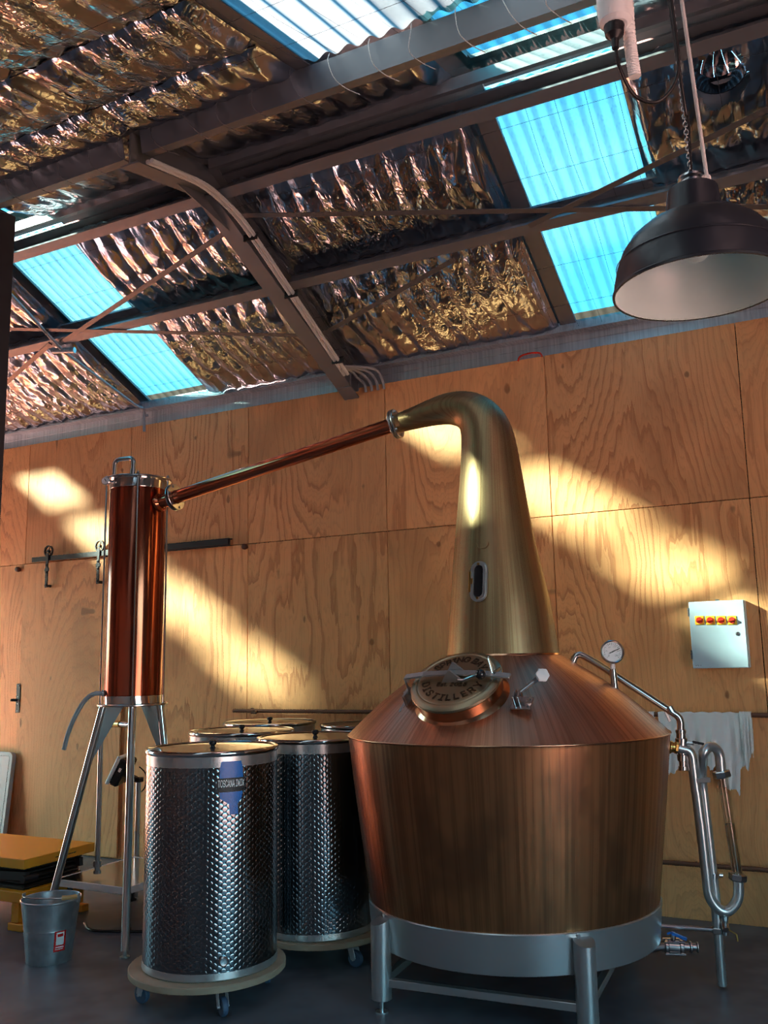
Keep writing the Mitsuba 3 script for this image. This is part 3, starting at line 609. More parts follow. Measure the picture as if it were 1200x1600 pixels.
def arc_text(txt, R, h, mid, upw, span=None):
    out = []; ws = []
    for ch in txt:
        if ch == ' ': ws.append((None, h * .45)); continue
        m = meshkit.text_mesh(ch, h, .006, True); b = m.bounds; m.apply_translation((-(b[0][0] + b[1][0]) / 2, 0, 0)); ws.append((m, b[1][0] - b[0][0] + h * .16))
    tot = sum(w for _, w in ws); s = -tot / 2
    for m, w in ws:
        if m is not None:
            th = (s + w / 2) / (R + (h * .5 if upw else -h * .5))
            a = mid - th if upw else mid + th
            m.apply_translation((0, -h / 2, 0))
            rot = a - PI / 2 if upw else a + PI / 2
            m.apply_transform(trimesh.transformations.rotation_matrix(rot, (0, 0, 1)))
            m.apply_translation((math.cos(a) * R, math.sin(a) * R, .0845 if R > .1 else .0885)); out.append(m)
        s += w
    return out
for nm, args in (('lettering', ('SPRING BAY', .125, .034, PI / 2, True)), ('lettering', ('DISTILLERY', .125, .034, -PI / 2, False))):
    scene[numbered(ml + '__' + nm)] = mikit.ply(M_(cat(*arc_text(*args))), 'm_lettering', smooth=False)
tm = meshkit.text_mesh('Est. 2015', .022, .006, True); tm.apply_translation((-tm.bounds[1][0] / 2, -.055, .0875))
scene[numbered(ml + '__lettering')] = mikit.ply(M_(tm), 'm_lettering', smooth=False)
yb = -.002
part(st, 'manway_clamp', M_(cat(*[bar(a, b, .030, .010, up=(0, 0, 1)) for a, b in zip(*(lambda P: (P[:-1], P[1:]))([(-.228, yb, .098), (-.14, yb + .003, .110), (0, yb + .004, .116), (.14, yb + .003, .110), (.245, yb, .098)]))], bar((-.226, yb, .102), (-.226, yb, .01), .03, .010, up=(1, 0, 0)))), 'm_stainless_satin', False)
part(st, 'clamp_hinge', M_(cat(rbox(.012, .07, .07, .002, (-.245, yb - .01, -.005)), rbox(.012, .07, .07, .002, (-.205, yb - .01, -.005)), cyl((-.262, yb, .012), (-.195, yb, .012), .008, 12), rbox(.08, .10, .006, .002, (-.235, yb - .02, -.030)))), 'm_stainless_satin', False)
tri = extr(Polygon([(-.05, 0), (.05, 0), (.006, .058), (-.006, .058)]), .008)
part(st, 'clamp_bracket', M_(cat(put(tri, frame((0, yb - .022, .092), (0, -1, 0), (1, 0, 0))), put(tri, frame((0, yb + .03, .092), (0, -1, 0), (1, 0, 0))))), 'm_stainless_satin', False)
part(st, 'clamp_lever', M_(cat(tube(spline([(.03, yb - .03, .105), (.06, yb - .04, .112), (.10, yb - .035, .125), (.128, yb - .032, .132)], 6), .007, 10))), 'm_stainless')
part(st, 'lever_knob', M_(sphere((.138, yb - .035, .136), .021)), 'm_black_gloss', True, label='black ball knob')
part(st, 'clamp_yoke', M_(cat(bar((.150, yb + .05, .09), (.165, yb + .022, .175), .018, .006, up=(1, 0, 0)), bar((.165, yb + .022, .175), (.178, yb - .008, .12), .018, .006, up=(1, 0, 0)), bar((.178, yb - .008, .12), (.19, yb + .05, .10), .014, .006, up=(1, 0, 0)))), 'm_stainless', False)
part(st, 'latch_plate', M_(cat(rbox(.085, .075, .006, .001, (.278, -.040, -.008)), rbox(.008, .055, .045, .002, (.252, -.030, .012)), rbox(.008, .055, .045, .002, (.272, -.030, .012)), cyl((.245, -.02, .022), (.28, -.02, .022), .009, 12), *[hexnut((.305, y, -.005), (0, 0, 1), .007, .006) for y in (-.06, -.02)])), 'm_stainless', False)
part(st, 'swing_bolt', M_(cat(cyl((.262, -.02, .022), (.352, .045, .060), .008, 12), cyl((.325, .026, .048), (.338, .035, .054), .012, 6))), 'm_stainless')
wgm = lathe([(0, -.004), (.024, -.006), (.030, 0), (.028, .010), (.010, .014), (0, .014)], 6)
part(st, 'wing_knob', M_(put(wgm, frame((.358, .049, .062), (.6, -.55, .55)))), 'm_white', 30, label='white wing knob of the swing bolt')
# base band and frame
part(st, 'base_band', lathe_at([(.640, .402), (.676, .402), (.679, .398), (.664, .242), (.661, .239), (.640, .242), (.640, .402)], K0, n=96), 'm_stainless_satin', 30, label='stainless band under the pot')
LEGA = [-125.5, -47.0, 54.5, 133.0]; LP = []
for i, a in enumerate(LEGA):
    a = math.radians(a); r = .700; o = K0 + V(r * math.cos(a), r * math.sin(a), 0); LP.append(o)
    tz = .405
    tp = put(lathe([(0, .055), (.042, .055), (.044, .057), (.044, tz), (0, tz)], 32), frame(o, (0, 0, 1)))
    # slant-cut top
    cut = trimesh.Trimesh(tp.vertices.copy(), tp.faces.copy(), process=False)
    vv = cut.vertices; hi = vv[:, 2] > .3; d = (vv[:, :2] - o[:2]) @ V(math.cos(a), math.sin(a)); vv[hi, 2] = tz - .03 - .35 * d[hi]; cut.vertices = vv
    lg = part(st, 'leg', cut, 'm_stainless_satin', 30)
    scene[lg + '__foot'] = mikit.ply(cat(cyl(o + V(0, 0, .004), o + V(0, 0, .058), .009, 12), cyl(o, o + V(0, 0, .006), .028, 20)), 'm_stainless_satin', smooth=30)
    part(st, 'leg_bolt', hexnut(K0 + V(.677 * math.cos(a - .02), .677 * math.sin(a - .02), .388), (math.cos(a), math.sin(a), 0), .010, .008), 'm_stainless', False)
for i in range(4):
    a, b = LP[i], LP[(i + 1) % 4]; d = unit(b - a)
    part(st, 'cross_bar', bar(a + d * .03 + V(0, 0, .125), b - d * .03 + V(0, 0, .125), .032, .032), 'm_stainless_satin', False)
# vapour pipe from the shoulder to the right, with its valve
part(st, 'vapour_pipe', pipe([onK(.325, 1.44, .02), onK(.355, 1.515, .02), onK(.43, 1.473, .02), onK(.775, 1.232, .02), onK(.822, 1.20, .02), onK(.820, 1.13, .02)], .0165, .05, 16), 'm_stainless')
part(st, 'pipe_socket', put(lathe([(.02, -.012), (.034, -.012), (.034, .006), (.02, .010)], 20), frame(onK(.322, 1.462, .02), unit(RK * .366 + V(0, 0, .492)))), 'm_stainless')
part(st, 'pipe_clip', cat(bar(onK(.75, 1.245, .02), onK(.775, 1.18, .02), .014, .004, up=VK), cyl(onK(.77, 1.25, .02), onK(.782, 1.226, .02), .021, 16)), 'm_stainless', False)
va = part(st, 'vapour_valve', cat(*[cyl(onK(.819, z0, .02), onK(.819, z1, .02), r, 20, .002) for z0, z1, r in ((1.128, 1.145, .024), (1.10, 1.13, .021), (1.07, 1.105, .028), (1.03, 1.07, .021), (1.0, 1.03, .024), (.975, 1.002, .017), (.958, .978, .022))], cyl(onK(.819, 1.085, .02), onK(.87, 1.082, .04), .010, 12)), 'm_stainless')
scene[va + '__lever'] = mikit.ply(bar(onK(.865, 1.090, .04), onK(.915, 1.080, .05), .016, .010), 'm_black', smooth=False)
# thermometer
tb = onK(.522, 1.325, .09); tt = onK(.515, 1.462, .09)
th_ = part(st, 'thermometer', cyl(tb - V(0, 0, .02), tt - V(0, 0, .03), .0155, 20, .002), 'm_stainless')
dn = unit(-VK * .93 + RK * .12 + V(0, 0, .12)); dc = onK(.515, 1.512, .10)
scene[th_ + '__collar'] = mikit.ply(cyl(tt - V(0, 0, .03), tt, .012, 16), 'm_white', smooth=30)
scene[th_ + '__casing'] = mikit.ply(put(lathe([(0, -.012), (.050, -.012), (.055, -.006), (.056, .010), (.052, .014), (.047, .010), (.047, .002), (0, .002)], 40), frame(dc, dn)), 'm_stainless', smooth=30)
DM = frame(dc + dn * .0035, dn, np.cross((0, 0, 1), dn))
scene[th_ + '__dial'] = mikit.ply(put(lathe([(0, 0), (.0475, 0), (.0475, .001), (0, .001)], 40), DM), 'm_white', smooth=30)
tick = [put(rbox(.0015, .006 if i % 2 else .010, .0008, .0002, (0, .038, .0014)), trimesh.transformations.rotation_matrix(-math.radians(-135 + 270 * i / 20), (0, 0, 1))) for i in range(21)]
nums = []
for i, tx in enumerate(('0', '20', '40', '60', '80', '100')):
    a = math.radians(-135 + 270 * i / 5); m = meshkit.text_mesh(tx, .007, .0006, False); m.apply_translation(-m.centroid + V(0, 0, .0014)); m.apply_translation((.0255 * math.sin(a), .0255 * math.cos(a), 0)); nums.append(m)
scene[th_ + '__markings'] = mikit.ply(put(cat(*tick, *nums), DM), 'm_black', smooth=False)
scene[th_ + '__needle'] = mikit.ply(put(cat(bar((-.016, -.007, .003), (.036, .016, .003), .004, .001, up=(0, 0, 1), bev=.0003), cyl((0, 0, .001), (0, 0, .0045), .004, 12)), DM), 'm_black', smooth=False)
# liquor loop: brass union, bent tube, sight glass, return
OF = .03
part(st, 'brass_union', cat(*[(hexnut if hx else lambda o, z, r, h: cyl(o, o + unit(z) * h, r, 24, .002))(onK(s0, 1.066, OF), onK(s1, 1.063, OF) - onK(s0, 1.066, OF), r, s1 - s0) for s0, s1, r, hx in ((.715, .738, .034, True), (.738, .760, .024, False), (.760, .772, .030, False), (.772, .785, .024, False), (.785, .800, .030, True))]), 'm_brass', False, label='brass union on the side of the pot')
part(st, 'loop_tube', pipe([onK(.795, 1.062, OF), onK(.856, 1.050, OF), onK(.873, .80, OF), onK(.892, .385, OF), onK(.955, .322, OF), onK(1.022, .385, OF), onK(1.026, .485, OF)], .0235, .075, 18, 9), 'm_stainless_satin')
part(st, 'loop_tube', pipe([onK(.988, .950, OF), onK(.985, 1.045, OF), onK(.945, 1.075, OF + .02), onK(.902, 1.045, OF + .045), onK(.902, .92, OF - .03), onK(.925, .40, OF - .03), onK(.925, .25, OF - .03)], .0225, .06, 18, 9), 'm_stainless_satin')
part(st, 'sight_glass', tube([onK(1.024, .490, OF), onK(.989, .945, OF)], .0235, 24), 'm_glass_tube', True, label='clear glass sight tube')
part(st, 'glass_liquid', tube([onK(1.024, .492, OF), onK(1.006, .72, OF)], .0205, 24), 'm_glass_tube', True)
for s0, z0, s1, z1 in ((1.022, .470, 1.026, .500), (.991, .925, .986, .955)): part(st, 'glass_nut', hexnut(onK(s0, z0, OF), onK(s1, z1, OF) - onK(s0, z0, OF), .040, .032), 'm_stainless', False)
part(st, 'tube_clamp', cat(cyl(onK(.895, .905, OF - .02), onK(.894, .925, OF - .02), .029, 20), bar(onK(.86, .915, OF), onK(.93, .915, OF - .02), .05, .022)), 'm_stainless', False)
part(st, 'tube_clamp', cat(cyl(onK(.921, .475, OF - .03), onK(.920, .498, OF - .03), .030, 20), cyl(onK(.87, .487, OF - .03), onK(.965, .487, OF - .03), .009, 12)), 'm_stainless')
part(st, 'outlet_tube', tube([onK(.923, .36, OF - .03), onK(.926, .20, OF - .03), onK(.927, .012, OF - .03)], .0205, 18), 'm_stainless_satin')
part(st, 'support_strut', cat(cyl(onK(.665, .262, OF - .03), onK(.90, .250, OF - .03), .010, 12), hexnut(onK(.9255, .262, OF - .03), (0, 0, -1), .032, .026)), 'm_stainless', False)
dr_ = part(st, 'sampling_valve', cat(cyl(onK(.955, .325, OF), onK(.952, .235, OF), .011, 14), cyl(onK(.952, .285, OF - .01), onK(.952, .262, OF + .02), .017, 14), cyl(onK(.953, .315, OF), onK(.953, .300, OF), .016, 8)), 'm_stainless')
scene[dr_ + '__lever'] = mikit.ply(cat(bar(onK(.960, .265, OF + .02), onK(.995, .245, OF + .02), .010, .005), bar(onK(.995, .247, OF + .02), onK(.998, .215, OF + .02), .008, .005, up=VK)), 'm_brass', smooth=False)
dv = part(st, 'drain_valve', cat(cyl(onK(.62, .175, .03), onK(.700, .185, .03), .018, 16), *[put(cyl((0, 0, a), (0, 0, b), r, 20, .002), frame(onK(.66, .182, .03), RK)) for a, b, r in ((.02, .035, .034), (.035, .085, .030), (.085, .10, .034), (.10, .13, .018), (.13, .14, .026), (.14, .16, .018), (.16, .168, .024))], *[cyl(onK(.677, .182 + dz, .03 + do), onK(.767, .182 + dz, .03 + do), .005, 8) for dz in (-.026, .026) for do in (-.026, .026)], cyl(onK(.72, .20, .03), onK(.72, .235, .03), .010, 12)), 'm_stainless')
scene[dv + '__lever'] = mikit.ply(cat(bar(onK(.71, .246, .045), onK(.775, .222, .055), .022, .012), bar(onK(.695, .238, .03), onK(.715, .246, .04), .018, .008)), 'm_blue', smooth=False)

# ------------------------------------------------------------------ the condenser
CX, CY = -.945, -1.5; C0 = V(CX, CY, 0)
co = thing('condenser', 'upright copper condenser column on splayed tubular stainless legs', 'condenser')
part(co, 'shell', lathe_at([(.158, 1.318), (.165, 1.322), (.166, 2.54), (.165, 2.555)], C0, n=72), 'm_copper_condenser', 30, label='polished dark red copper shell')
part(co, 'top_band', lathe_at([(.160, 2.548), (.168, 2.548), (.169, 2.552), (.169, 2.606), (.160, 2.606)], C0, n=64), 'm_stainless_mirror')
part(co, 'cap', lathe_at([(0, 2.604), (.196, 2.604), (.199, 2.607), (.199, 2.613), (.196, 2.616), (0, 2.618)], C0, n=64), 'm_stainless')
part(co, 'bottom_band', lathe_at([(.150, 1.318), (.166, 1.320), (.166, 1.276), (.150, 1.274)], C0, n=64), 'm_stainless_mirror')
part(co, 'base_plate', lathe_at([(0, 1.262), (.200, 1.262), (.203, 1.265), (.203, 1.272), (.200, 1.275), (0, 1.275)], C0, n=64), 'm_stainless')
for ang, FR in ((-48.6, .452), (-138.6, .452), (20.0, .325), (112.0, None)):
    a = math.radians(ang); u = V(math.cos(a), math.sin(a), 0)
    rd = part(co, 'tie_rod', cyl(C0 + u * .186 + V(0, 0, 1.25), C0 + u * .186 + V(0, 0, 2.635), .0055, 10), 'm_stainless')
    scene[rd + '__nut'] = mikit.ply(cat(hexnut(C0 + u * .186 + V(0, 0, 2.617), (0, 0, 1), .010, .010), hexnut(C0 + u * .186 + V(0, 0, 1.252), (0, 0, 1), .010, .010)), 'm_stainless', smooth=False)
    if FR is None: continue
    a0_, a1_ = C0 + u * .168 + V(0, 0, 1.262), C0 + u * FR + V(0, 0, .03)
    lg = part(co, 'leg', cyl(a0_, a1_, .0215, 20), 'm_stainless', label='splayed tubular stainless leg')
    scene[lg + '__foot'] = mikit.ply(cat(cyl(C0 + u * FR + V(0, 0, .004), C0 + u * FR + V(0, 0, .05), .010, 12), cyl(C0 + u * FR, C0 + u * FR + V(0, 0, .005), .025, 20)), 'm_stainless_satin', smooth=30)
    gp = Polygon([(.05, 1.262), (.150, 1.262), (.168 + (FR - .168) * .29, .90), (.150 + (FR - .168) * .29, .93)])
    gm = extr(gp, .005); w_ = np.cross(u, (0, 0, 1.0)); G = np.eye(4); G[:3, 0], G[:3, 1], G[:3, 2], G[:3, 3] = u, (0, 0, 1), w_, C0 - w_ * .0025
    part(co, 'gusset', put(gm, G), 'm_stainless_satin', False)
part(co, 'handle_pipe', pipe([C0 + V(-.10, -.10, 2.60), C0 + V(-.10, -.10, 2.735), C0 + V(.035, -.085, 2.735), C0 + V(.035, -.085, 2.615)], .0135, .035, 14), 'm_stainless')
part(co, 'handle_union', cat(cyl(C0 + V(.035, -.085, 2.616), C0 + V(.035, -.085, 2.632), .026, 6), cyl(C0 + V(.035, -.085, 2.63), C0 + V(.035, -.085, 2.665), .019, 14)), 'm_stainless')
gd = unit((.35, -.93, .1)); gc = C0 + V(-.075, -.195, 2.585)
gg = part(co, 'pressure_gauge', put(lathe([(0, -.012), (.024, -.012), (.026, .006), (.022, .009), (.021, .004), (0, .004)], 28), frame(gc, gd)), 'm_stainless')
scene[gg + '__dial'] = mikit.ply(cat(put(lathe([(0, .0042), (.021, .0042), (0, .0052)], 24), frame(gc, gd))), 'm_white', smooth=False)
scene[gg + '__needle'] = mikit.ply(put(rbox(.003, .022, .001, .0003, (0, .004, .007)), frame(gc, gd, (1, 0, .7))), 'm_black', smooth=False)
scene[gg + '__stem'] = mikit.ply(cyl(gc - gd * .01, C0 + V(-.045, -.15, 2.585), .008, 10), 'm_stainless', smooth=30)
# inlet stub to the lyne arm
e0 = nk(2.273 - .13, 2.752 - .1846 * (2.143 - .535)); e1 = arm(1.478)
part(co, 'inlet_stub', tube([C0 + V(0, 0, 1) * (arm(1.70)[2]) + (-ND) * .12, arm(1.60), arm(1.50)], .0395, 32), 'm_copper_bright', True)
part(co, 'inlet_collar', put(lathe([(.04, 0), (.058, -.004), (.056, .010), (.042, .022)], 32), frame(arm(1.605), -AD)), 'm_copper_bright')
flange(co, arm(1.489), AD, .079)
# cooling water hose and spirit outlet
hp = spline([(-1.045, -1.632, 1.336), (-1.09, -1.665, 1.335), (-1.138, -1.685, 1.300), (-1.19, -1.70, 1.22), (-1.235, -1.71, 1.12), (-1.262, -1.715, 1.02)], 8)
part(co, 'hose', tube(hp, .013, 14), 'm_pvc_grey', label='grey plastic hose end hanging from the lower fitting')
part(co, 'hose_barb', cat(cyl((-1.035, -1.615, 1.337), (-1.085, -1.66, 1.336), .010, 12), cyl((-1.05, -1.63, 1.337), (-1.058, -1.638, 1.337), .019, 14)), 'm_stainless')
part(co, 'outlet_pipe', pipe([(CX, CY, 1.27), (CX, CY, 1.150), (-1.285, -1.40, 1.150), (-1.280, -1.40, .285)], .0155, .04, 14), 'm_stainless')
part(co, 'outlet_union', cat(cyl((-1.07, -1.463, 1.15), (-1.15, -1.44, 1.15), .020, 14), cyl((-1.15, -1.44, 1.15), (-1.17, -1.434, 1.15), .025, 6)), 'm_brass', False)
part(co, 'outlet_collar', cat(cyl((-1.28, -1.4, .31), (-1.28, -1.4, .345), .024, 16), cyl((-1.28, -1.4, .272), (-1.28, -1.4, .29), .022, 16)), 'm_stainless')

# ------------------------------------------------------------------ steel drums and their dollies
DR = .306
def drum(cx, cy, label, zb=.142, zt=1.085, sticker=False, tap=False):
    k = thing('steel_drum', label, 'drum', 'stainless drums with swirl polished sides'); o = V(cx, cy, 0)
    m, uv = lathe([(DR, z) for z in np.linspace(zb + .035, zt - .05, 12)], 96, True, a0=PI / 2)
    part(k, 'shell', at(m, cx, cy, 0), 'm_drum_shell', True, uv=uv)
    part(k, 'top_band', lathe_at([(DR - .003, zt), (DR + .001, zt - .002), (DR + .0005, zt - .05), (DR - .003, zt - .051)], o, n=96), 'm_stainless_satin')
    part(k, 'foot_ring', lathe_at([(0, zb), (DR - .004, zb), (DR + .003, zb + .006), (DR + .001, zb + .034), (DR - .004, zb + .036)], o, n=96), 'm_stainless_satin')
    ld = part(k, 'lid', lathe_at([(0, zt + .010), (.20, zt + .010), (DR - .012, zt + .013), (DR - .004, zt + .020), (DR + .005, zt + .018), (DR + .009, zt + .010), (DR + .007, zt + .001), (DR + .001, zt - .004)], o, n=96), 'm_stainless_mirror', 50)
    scene[ld + '__knob'] = mikit.ply(lathe_at([(0, zt + .009), (.016, zt + .009), (.010, zt + .016), (.009, zt + .022), (.018, zt + .030), (.019, zt + .040), (.013, zt + .047), (0, zt + .048)], o, n=20), 'm_black', smooth=30)
    def onskin(m_, a, z, off=.0006):   # bend a flat mesh (x along the skin, y up, z out) round the drum
        m_ = m_.copy(); v = m_.vertices; t = a + v[:, 0] / DR; r = DR + off + v[:, 2]
        m_.vertices = np.stack([cx + r * np.cos(t), cy + r * np.sin(t), z + v[:, 1]], 1); return m_
    if sticker:
        a = math.radians(-36.5); fine = lambda p: trimesh.Trimesh(*trimesh.remesh.subdivide_to_size(p.vertices, p.faces, .012), process=False)
        lb = part(k, 'label', onskin(fine(extr(Polygon([(-.052, .10), (-.046, .13), (.046, .13), (.054, .10), (.056, .02), (.05, -.03), (.03, -.055), (.034, -.10), (-.006, -.10), (-.01, -.055), (-.05, -.03), (-.056, .02)]), .0004)), a, .93), 'm_label_blue', False, label='blue printed label with a black name plate')
        scene[lb + '__plate'] = mikit.ply(onskin(fine(extr(sbox(-.066, -.002, .066, .058), .0004)), a, .93, .0013), 'm_black', smooth=False)
        tx = meshkit.text_mesh('TOSCANA INOX', .030, .0004, True); s = .122 / tx.bounds[1][0]; tx.apply_transform(np.diag([s, 1, 1, 1])); tx.apply_translation((-.061, .020, 0))
        t2 = meshkit.text_mesh('stainless steel', .010, .0004, False); t2.apply_transform(np.diag([.08 / t2.bounds[1][0], 1, 1, 1])); t2.apply_translation((-.04, .004, 0))
        scene[lb + '__lettering'] = mikit.ply(onskin(fine(tx), a, .93, .0021), 'm_white', smooth=False)
    if tap:
        a = math.radians(-42); part(k, 'outlet_plug', put(lathe([(0, 0), (.017, 0), (.021, .004), (.021, .014), (.016, .018), (.0, .016)], 24), frame(o + V(math.cos(a) * DR, math.sin(a) * DR, .225), (math.cos(a), math.sin(a), 0))), 'm_stainless')
    return k
drum(.091, -2.081, 'nearest polished steel drum, blue label on its swirl patterned side', sticker=True, tap=True)
drum(.246, -1.395, 'steel drum between the nearest drum and the copper pot')
drum(-.435, -1.120, 'steel drum behind the nearest drum, its rim left of the others', zb=0.0)
drum(.073, -.45, 'steel drum lid and rim visible just left of the copper shoulder, close to the wall', zb=0.0)
drum(-.71, -.42, 'steel drum at the back by the wall pipe, only a sliver of rim showing', zb=0.0)
def dolly(cx, cy, R, label, angs):
    k = thing('drum_dolly', label, 'dolly', 'round timber dollies under the drums'); o = V(cx, cy, 0)
    part(k, 'deck', lathe_at([(0, .112), (R - .003, .112), (R, .115), (R, .138), (R - .004, .1415), (0, .1415)], o, n=72), 'm_mdf')
    for a in angs:
        a = math.radians(a); c = o + V((R - .075) * math.cos(a), (R - .075) * math.sin(a), 0); s = a * 1.7 + .6; u = V(math.cos(s), math.sin(s), 0); w = V(-u[1], u[0], 0)
        q = c + u * .018
        ct = part(k, 'caster', cat(rbox(.075, .06, .005, .001, c + V(0, 0, .1095)), cyl(c + V(0, 0, .095), c + V(0, 0, .108), .022, 20), bar(c + w * .021 + V(0, 0, .095), q + w * .021 + V(0, 0, .040), .034, .003, up=w), bar(c - w * .021 + V(0, 0, .095), q - w * .021 + V(0, 0, .040), .034, .003, up=w), cyl(q + w * .026 + V(0, 0, .04), q - w * .026 + V(0, 0, .04), .007, 10)), 'm_galvanized', False)
        scene[ct + '__wheel'] = mikit.ply(cat(put(lathe([(0, -.014), (.030, -.014), (.037, -.012), (.040, -.006), (.040, .006), (.037, .012), (.030, .014), (0, .014)], 32), frame(q + V(0, 0, .040), w))), 'm_rubber_blue', smooth=30)
dolly(.085, -2.090, .357, 'round timber dolly on blue casters under the nearest drum', (-130, -40, 50, 140))
dolly(.262, -1.372, .352, 'round timber dolly under the drum beside the copper pot', (-115, -25, 65, 155))

# ------------------------------------------------------------------ bucket, scale, lift table, folding table
BX, BY = -.985, -2.03
k = thing('bucket', 'galvanised steel bucket with a red label beside the condenser leg', 'bucket'); o = V(BX, BY, 0)
part(k, 'body', lathe_at([(0, .006), (.108, .006), (.112, 0), (.114, .006), (.1165, .03), (.130, .16), (.132, .163), (.131, .168), (.1335, .19), (.1345, .193), (.1345, .196), (.1480, .296), (.1525, .300), (.1525, .305), (.149, .308), (.1455, .304), (.1455, .30), (.112, .012), (0, .012)], o, n=64), 'm_bucket', 25)
for sgn in (-1, 1):
    part(k, 'ear', cat(rbox(.032, .006, .045, .002, (BX + sgn * .149 * .93, BY + sgn * .149 * .37, .305)).apply_transform(trimesh.transformations.rotation_matrix(math.atan2(.37, .93) + PI / 2, (0, 0, 1), (BX + sgn * .149 * .93, BY + sgn * .149 * .37, .305)))), 'm_bucket', False)
hd = V(.93, .37, 0); hn = V(.37, -.93, 0)
hpts = [o + hd * (.148 * math.cos(t)) + V(0, 0, .315) + (hn * .995 + V(0, 0, -.10)) * .150 * math.sin(t) for t in np.linspace(0, PI, 25)]
hpts2 = [o + hd * (.150 * math.cos(t)) + (hn * .62) * .15 * math.sin(t) + V(0, 0, .315 + .006 * math.sin(t)) for t in np.linspace(0, PI, 25)]
hl = part(k, 'handle', tube(hpts2, .0025, 8), 'm_stainless')
scene[hl + '__grip'] = mikit.ply(tube(hpts2[2:8], .011, 14), 'm_wood', smooth=30); labels[hl + '__grip'] = {'label': 'turned wooden grip'}
def onbucket(m_, a, z, off):
    m_ = m_.copy(); v = m_.vertices; zz = z + v[:, 1]; R = np.interp(zz, [.03, .16, .296], [.1165, .130, .148]); t = a + v[:, 0] / R; r = R + off + v[:, 2]
    m_.vertices = np.stack([BX + r * np.cos(t), BY + r * np.sin(t), zz], 1); return m_
fine = lambda p: trimesh.Trimesh(*trimesh.remesh.subdivide_to_size(p.vertices, p.faces, .010), process=False)
a = math.radians(-20)
lb = part(k, 'label', onbucket(fine(extr(sbox(-.030, -.05, .030, .05), .0004)), a, .115, .0012), 'm_label_red', False, label='red and white paper label')
scene[lb + '__print'] = mikit.ply(onbucket(fine(cat(extr(sbox(-.020, -.018, .020, .044).difference(sbox(-.015, .022, .015, .036)), .0004), extr(sbox(-.022, -.030, .022, -.026), .0004), extr(sbox(-.022, -.040, .018, -.036), .0004))), a, .115, .0018), 'm_white', smooth=False)

k = thing('platform_scale', 'low platform scale with white rimmed tray and indicator on a pole', 'scale')
PX0, PX1, PY0, PY1 = -1.475, -.93, -1.53, -.875
part(k, 'tray', bx(PX0, PX1, PY0, PY1, .236, .250, .002), 'm_stainless', False, label='stainless weighing tray')
part(k, 'rim', cat(bx(PX0 - .008, PX1 + .008, PY0 - .010, PY0 - .001, .212, .253), bx(PX0 - .008, PX1 + .008, PY1 + .001, PY1 + .010, .212, .253), bx(PX1 + .001, PX1 + .010, PY0 - .01, PY1 + .01, .212, .253), bx(PX0 - .010, PX0 - .001, PY0 - .01, PY1 + .01, .212, .253)), 'm_white', False, label='white painted rim')
for x in (PX0 + .05, PX1 - .05):
    for y in (PY0 + .06, PY1 - .06): part(k, 'foot', cat(cyl((x, y, 0.002), (x, y, .236), .016, 14), cyl((x, y, 0), (x, y, .012), .028, 16)), 'm_dark_steel')
part(k, 'pole', cyl((-1.475, -.845, .0), (-1.475, -.845, .74), .017, 14), 'm_stainless')
part(k, 'pole_bracket', bx(-1.50, -1.45, -.866, -.828, .215, .245), 'm_dark_steel', False)
ih = V(-1.605, -.90, .815); IM = frame(ih, unit((-.80, -.42, .42)), (.45, -.85, 0))
part(k, 'indicator', put(cat(rbox(.25, .18, .06, .012, (0, 0, -.040))), IM), 'm_black', 30, label='black backed weight indicator')
part(k, 'indicator_face', put(rbox(.268, .195, .024, .006, (0, 0, .0)), IM), 'm_white', 30, label='white front of the indicator')
part(k, 'indicator_stand', cat(cyl((-1.475, -.845, .735), (-1.57, -.89, .785), .02, 12), rbox(.05, .05, .03, .004, (-1.475, -.845, .74))), 'm_black')
part(k, 'sticker', put(rbox(.022, .0008, .03, .0002, (-.03, .0905, -.040)), IM), 'm_white', False)
part(k, 'sticker', put(rbox(.0008, .026, .018, .0002, (.1253, .02, -.040)), IM), 'm_white', False)
part(k, 'wire', tube(spline([(-1.44, -.88, .83), (-1.40, -.86, .78), (-1.42, -.84, .70), (-1.46, -.83, .66)], 6), .004, 8), 'm_black')
k = thing('extension_cord', 'black power cord lying on the floor under the scale tray', 'cord')
part(k, None, tube(spline([(-1.30, -1.47, .007), (-1.15, -1.56, .007), (-.95, -1.50, .007), (-.72, -1.42, .007), (-.5, -1.55, .007)], 10), .007, 8), 'm_black')

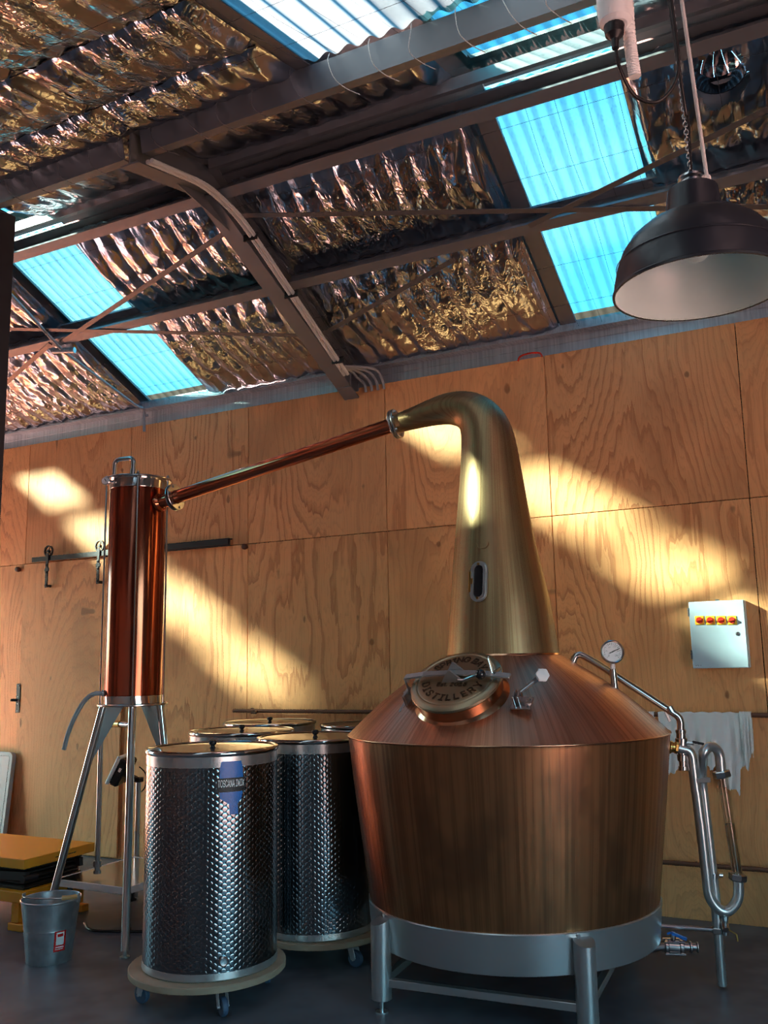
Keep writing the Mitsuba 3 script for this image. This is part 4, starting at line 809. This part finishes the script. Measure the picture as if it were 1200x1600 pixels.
k = thing('lift_table', 'yellow scissor lift table at the left, its black bellows showing', 'lift table')
LX0, LX1, LY0, LY1 = -3.0, -1.50, -1.755, -1.20
part(k, 'platform', bx(LX0, LX1, LY0, LY1, .345, .400, .004), 'm_yellow', False)
part(k, 'plate_joint', bx(-1.4995, -1.4985, -1.52, -1.36, .368, .373, .0002), 'm_black', False)
part(k, 'bellows', cat(*[bx(LX0 + .06 + .01 * (i % 2), LX1 - .05 - .012 * (i % 2), LY0 + .05 + .01 * (i % 2), LY1 - .05 - .01 * (i % 2), .215 + .026 * i, .241 + .026 * i, .008) for i in range(5)]), 'm_black', False)
for y in (LY0 + .05, LY1 - .09):
    part(k, 'scissor_arm', bar((LX0 + .1, y, .23), (LX1 - .02, y, .30), .03, .05), 'm_black_iron', False)
for x in (LX1 - .02,): part(k, 'arm_roller', cyl((LX1 - .03, LY0 + .02, .285), (LX1 - .03, LY0 + .12, .285), .022, 16), 'm_black_iron')
part(k, 'base_rail', bx(LX0, LX1 - .02, LY0 + .01, LY0 + .06, .155, .215, .004), 'm_yellow', False)
part(k, 'base_rail', bx(LX0, LX1 - .02, LY1 - .06, LY1 - .01, .155, .215, .004), 'm_yellow', False)
part(k, 'base_rail', bx(LX1 - .07, LX1 - .02, LY0 + .06, LY1 - .06, .155, .215, .004), 'm_yellow', False)
for x in (LX1 - .11, LX0 + .1):
    for y in (LY0 + .02, LY1 - .08):
        fk = part(k, 'leg', cat(bx(x, x + .06, y, y + .05, .045, .155), bx(x - .02, x + .10, y - .005, y + .055, .0, .040)), 'm_yellow', False)
        scene[fk + '__bolt'] = mikit.ply(hexnut((x + .03, y, .13), (0, -1, 0), .009, .006), 'm_yellow', smooth=False)
k = thing('folding_table', 'pale grey folding table top stood on end behind the lift table', 'table')
tp = sbox(-.62, 0, .62, .785).buffer(-.05).buffer(.05)
m = extr(tp, .042); R_ = np.array([[1, 0, 0, -4.19], [0, .10, -1, -.10], [0, .995, .10, .004], [0, 0, 0, 1.0]]); part(k, 'top', put(m, R_), 'm_table_grey', 30)
part(k, 'groove', put(at(extr(tp.buffer(-.03).difference(tp.buffer(-.034)), .002), 0, 0, .0415), R_), 'm_dark_grey', False)
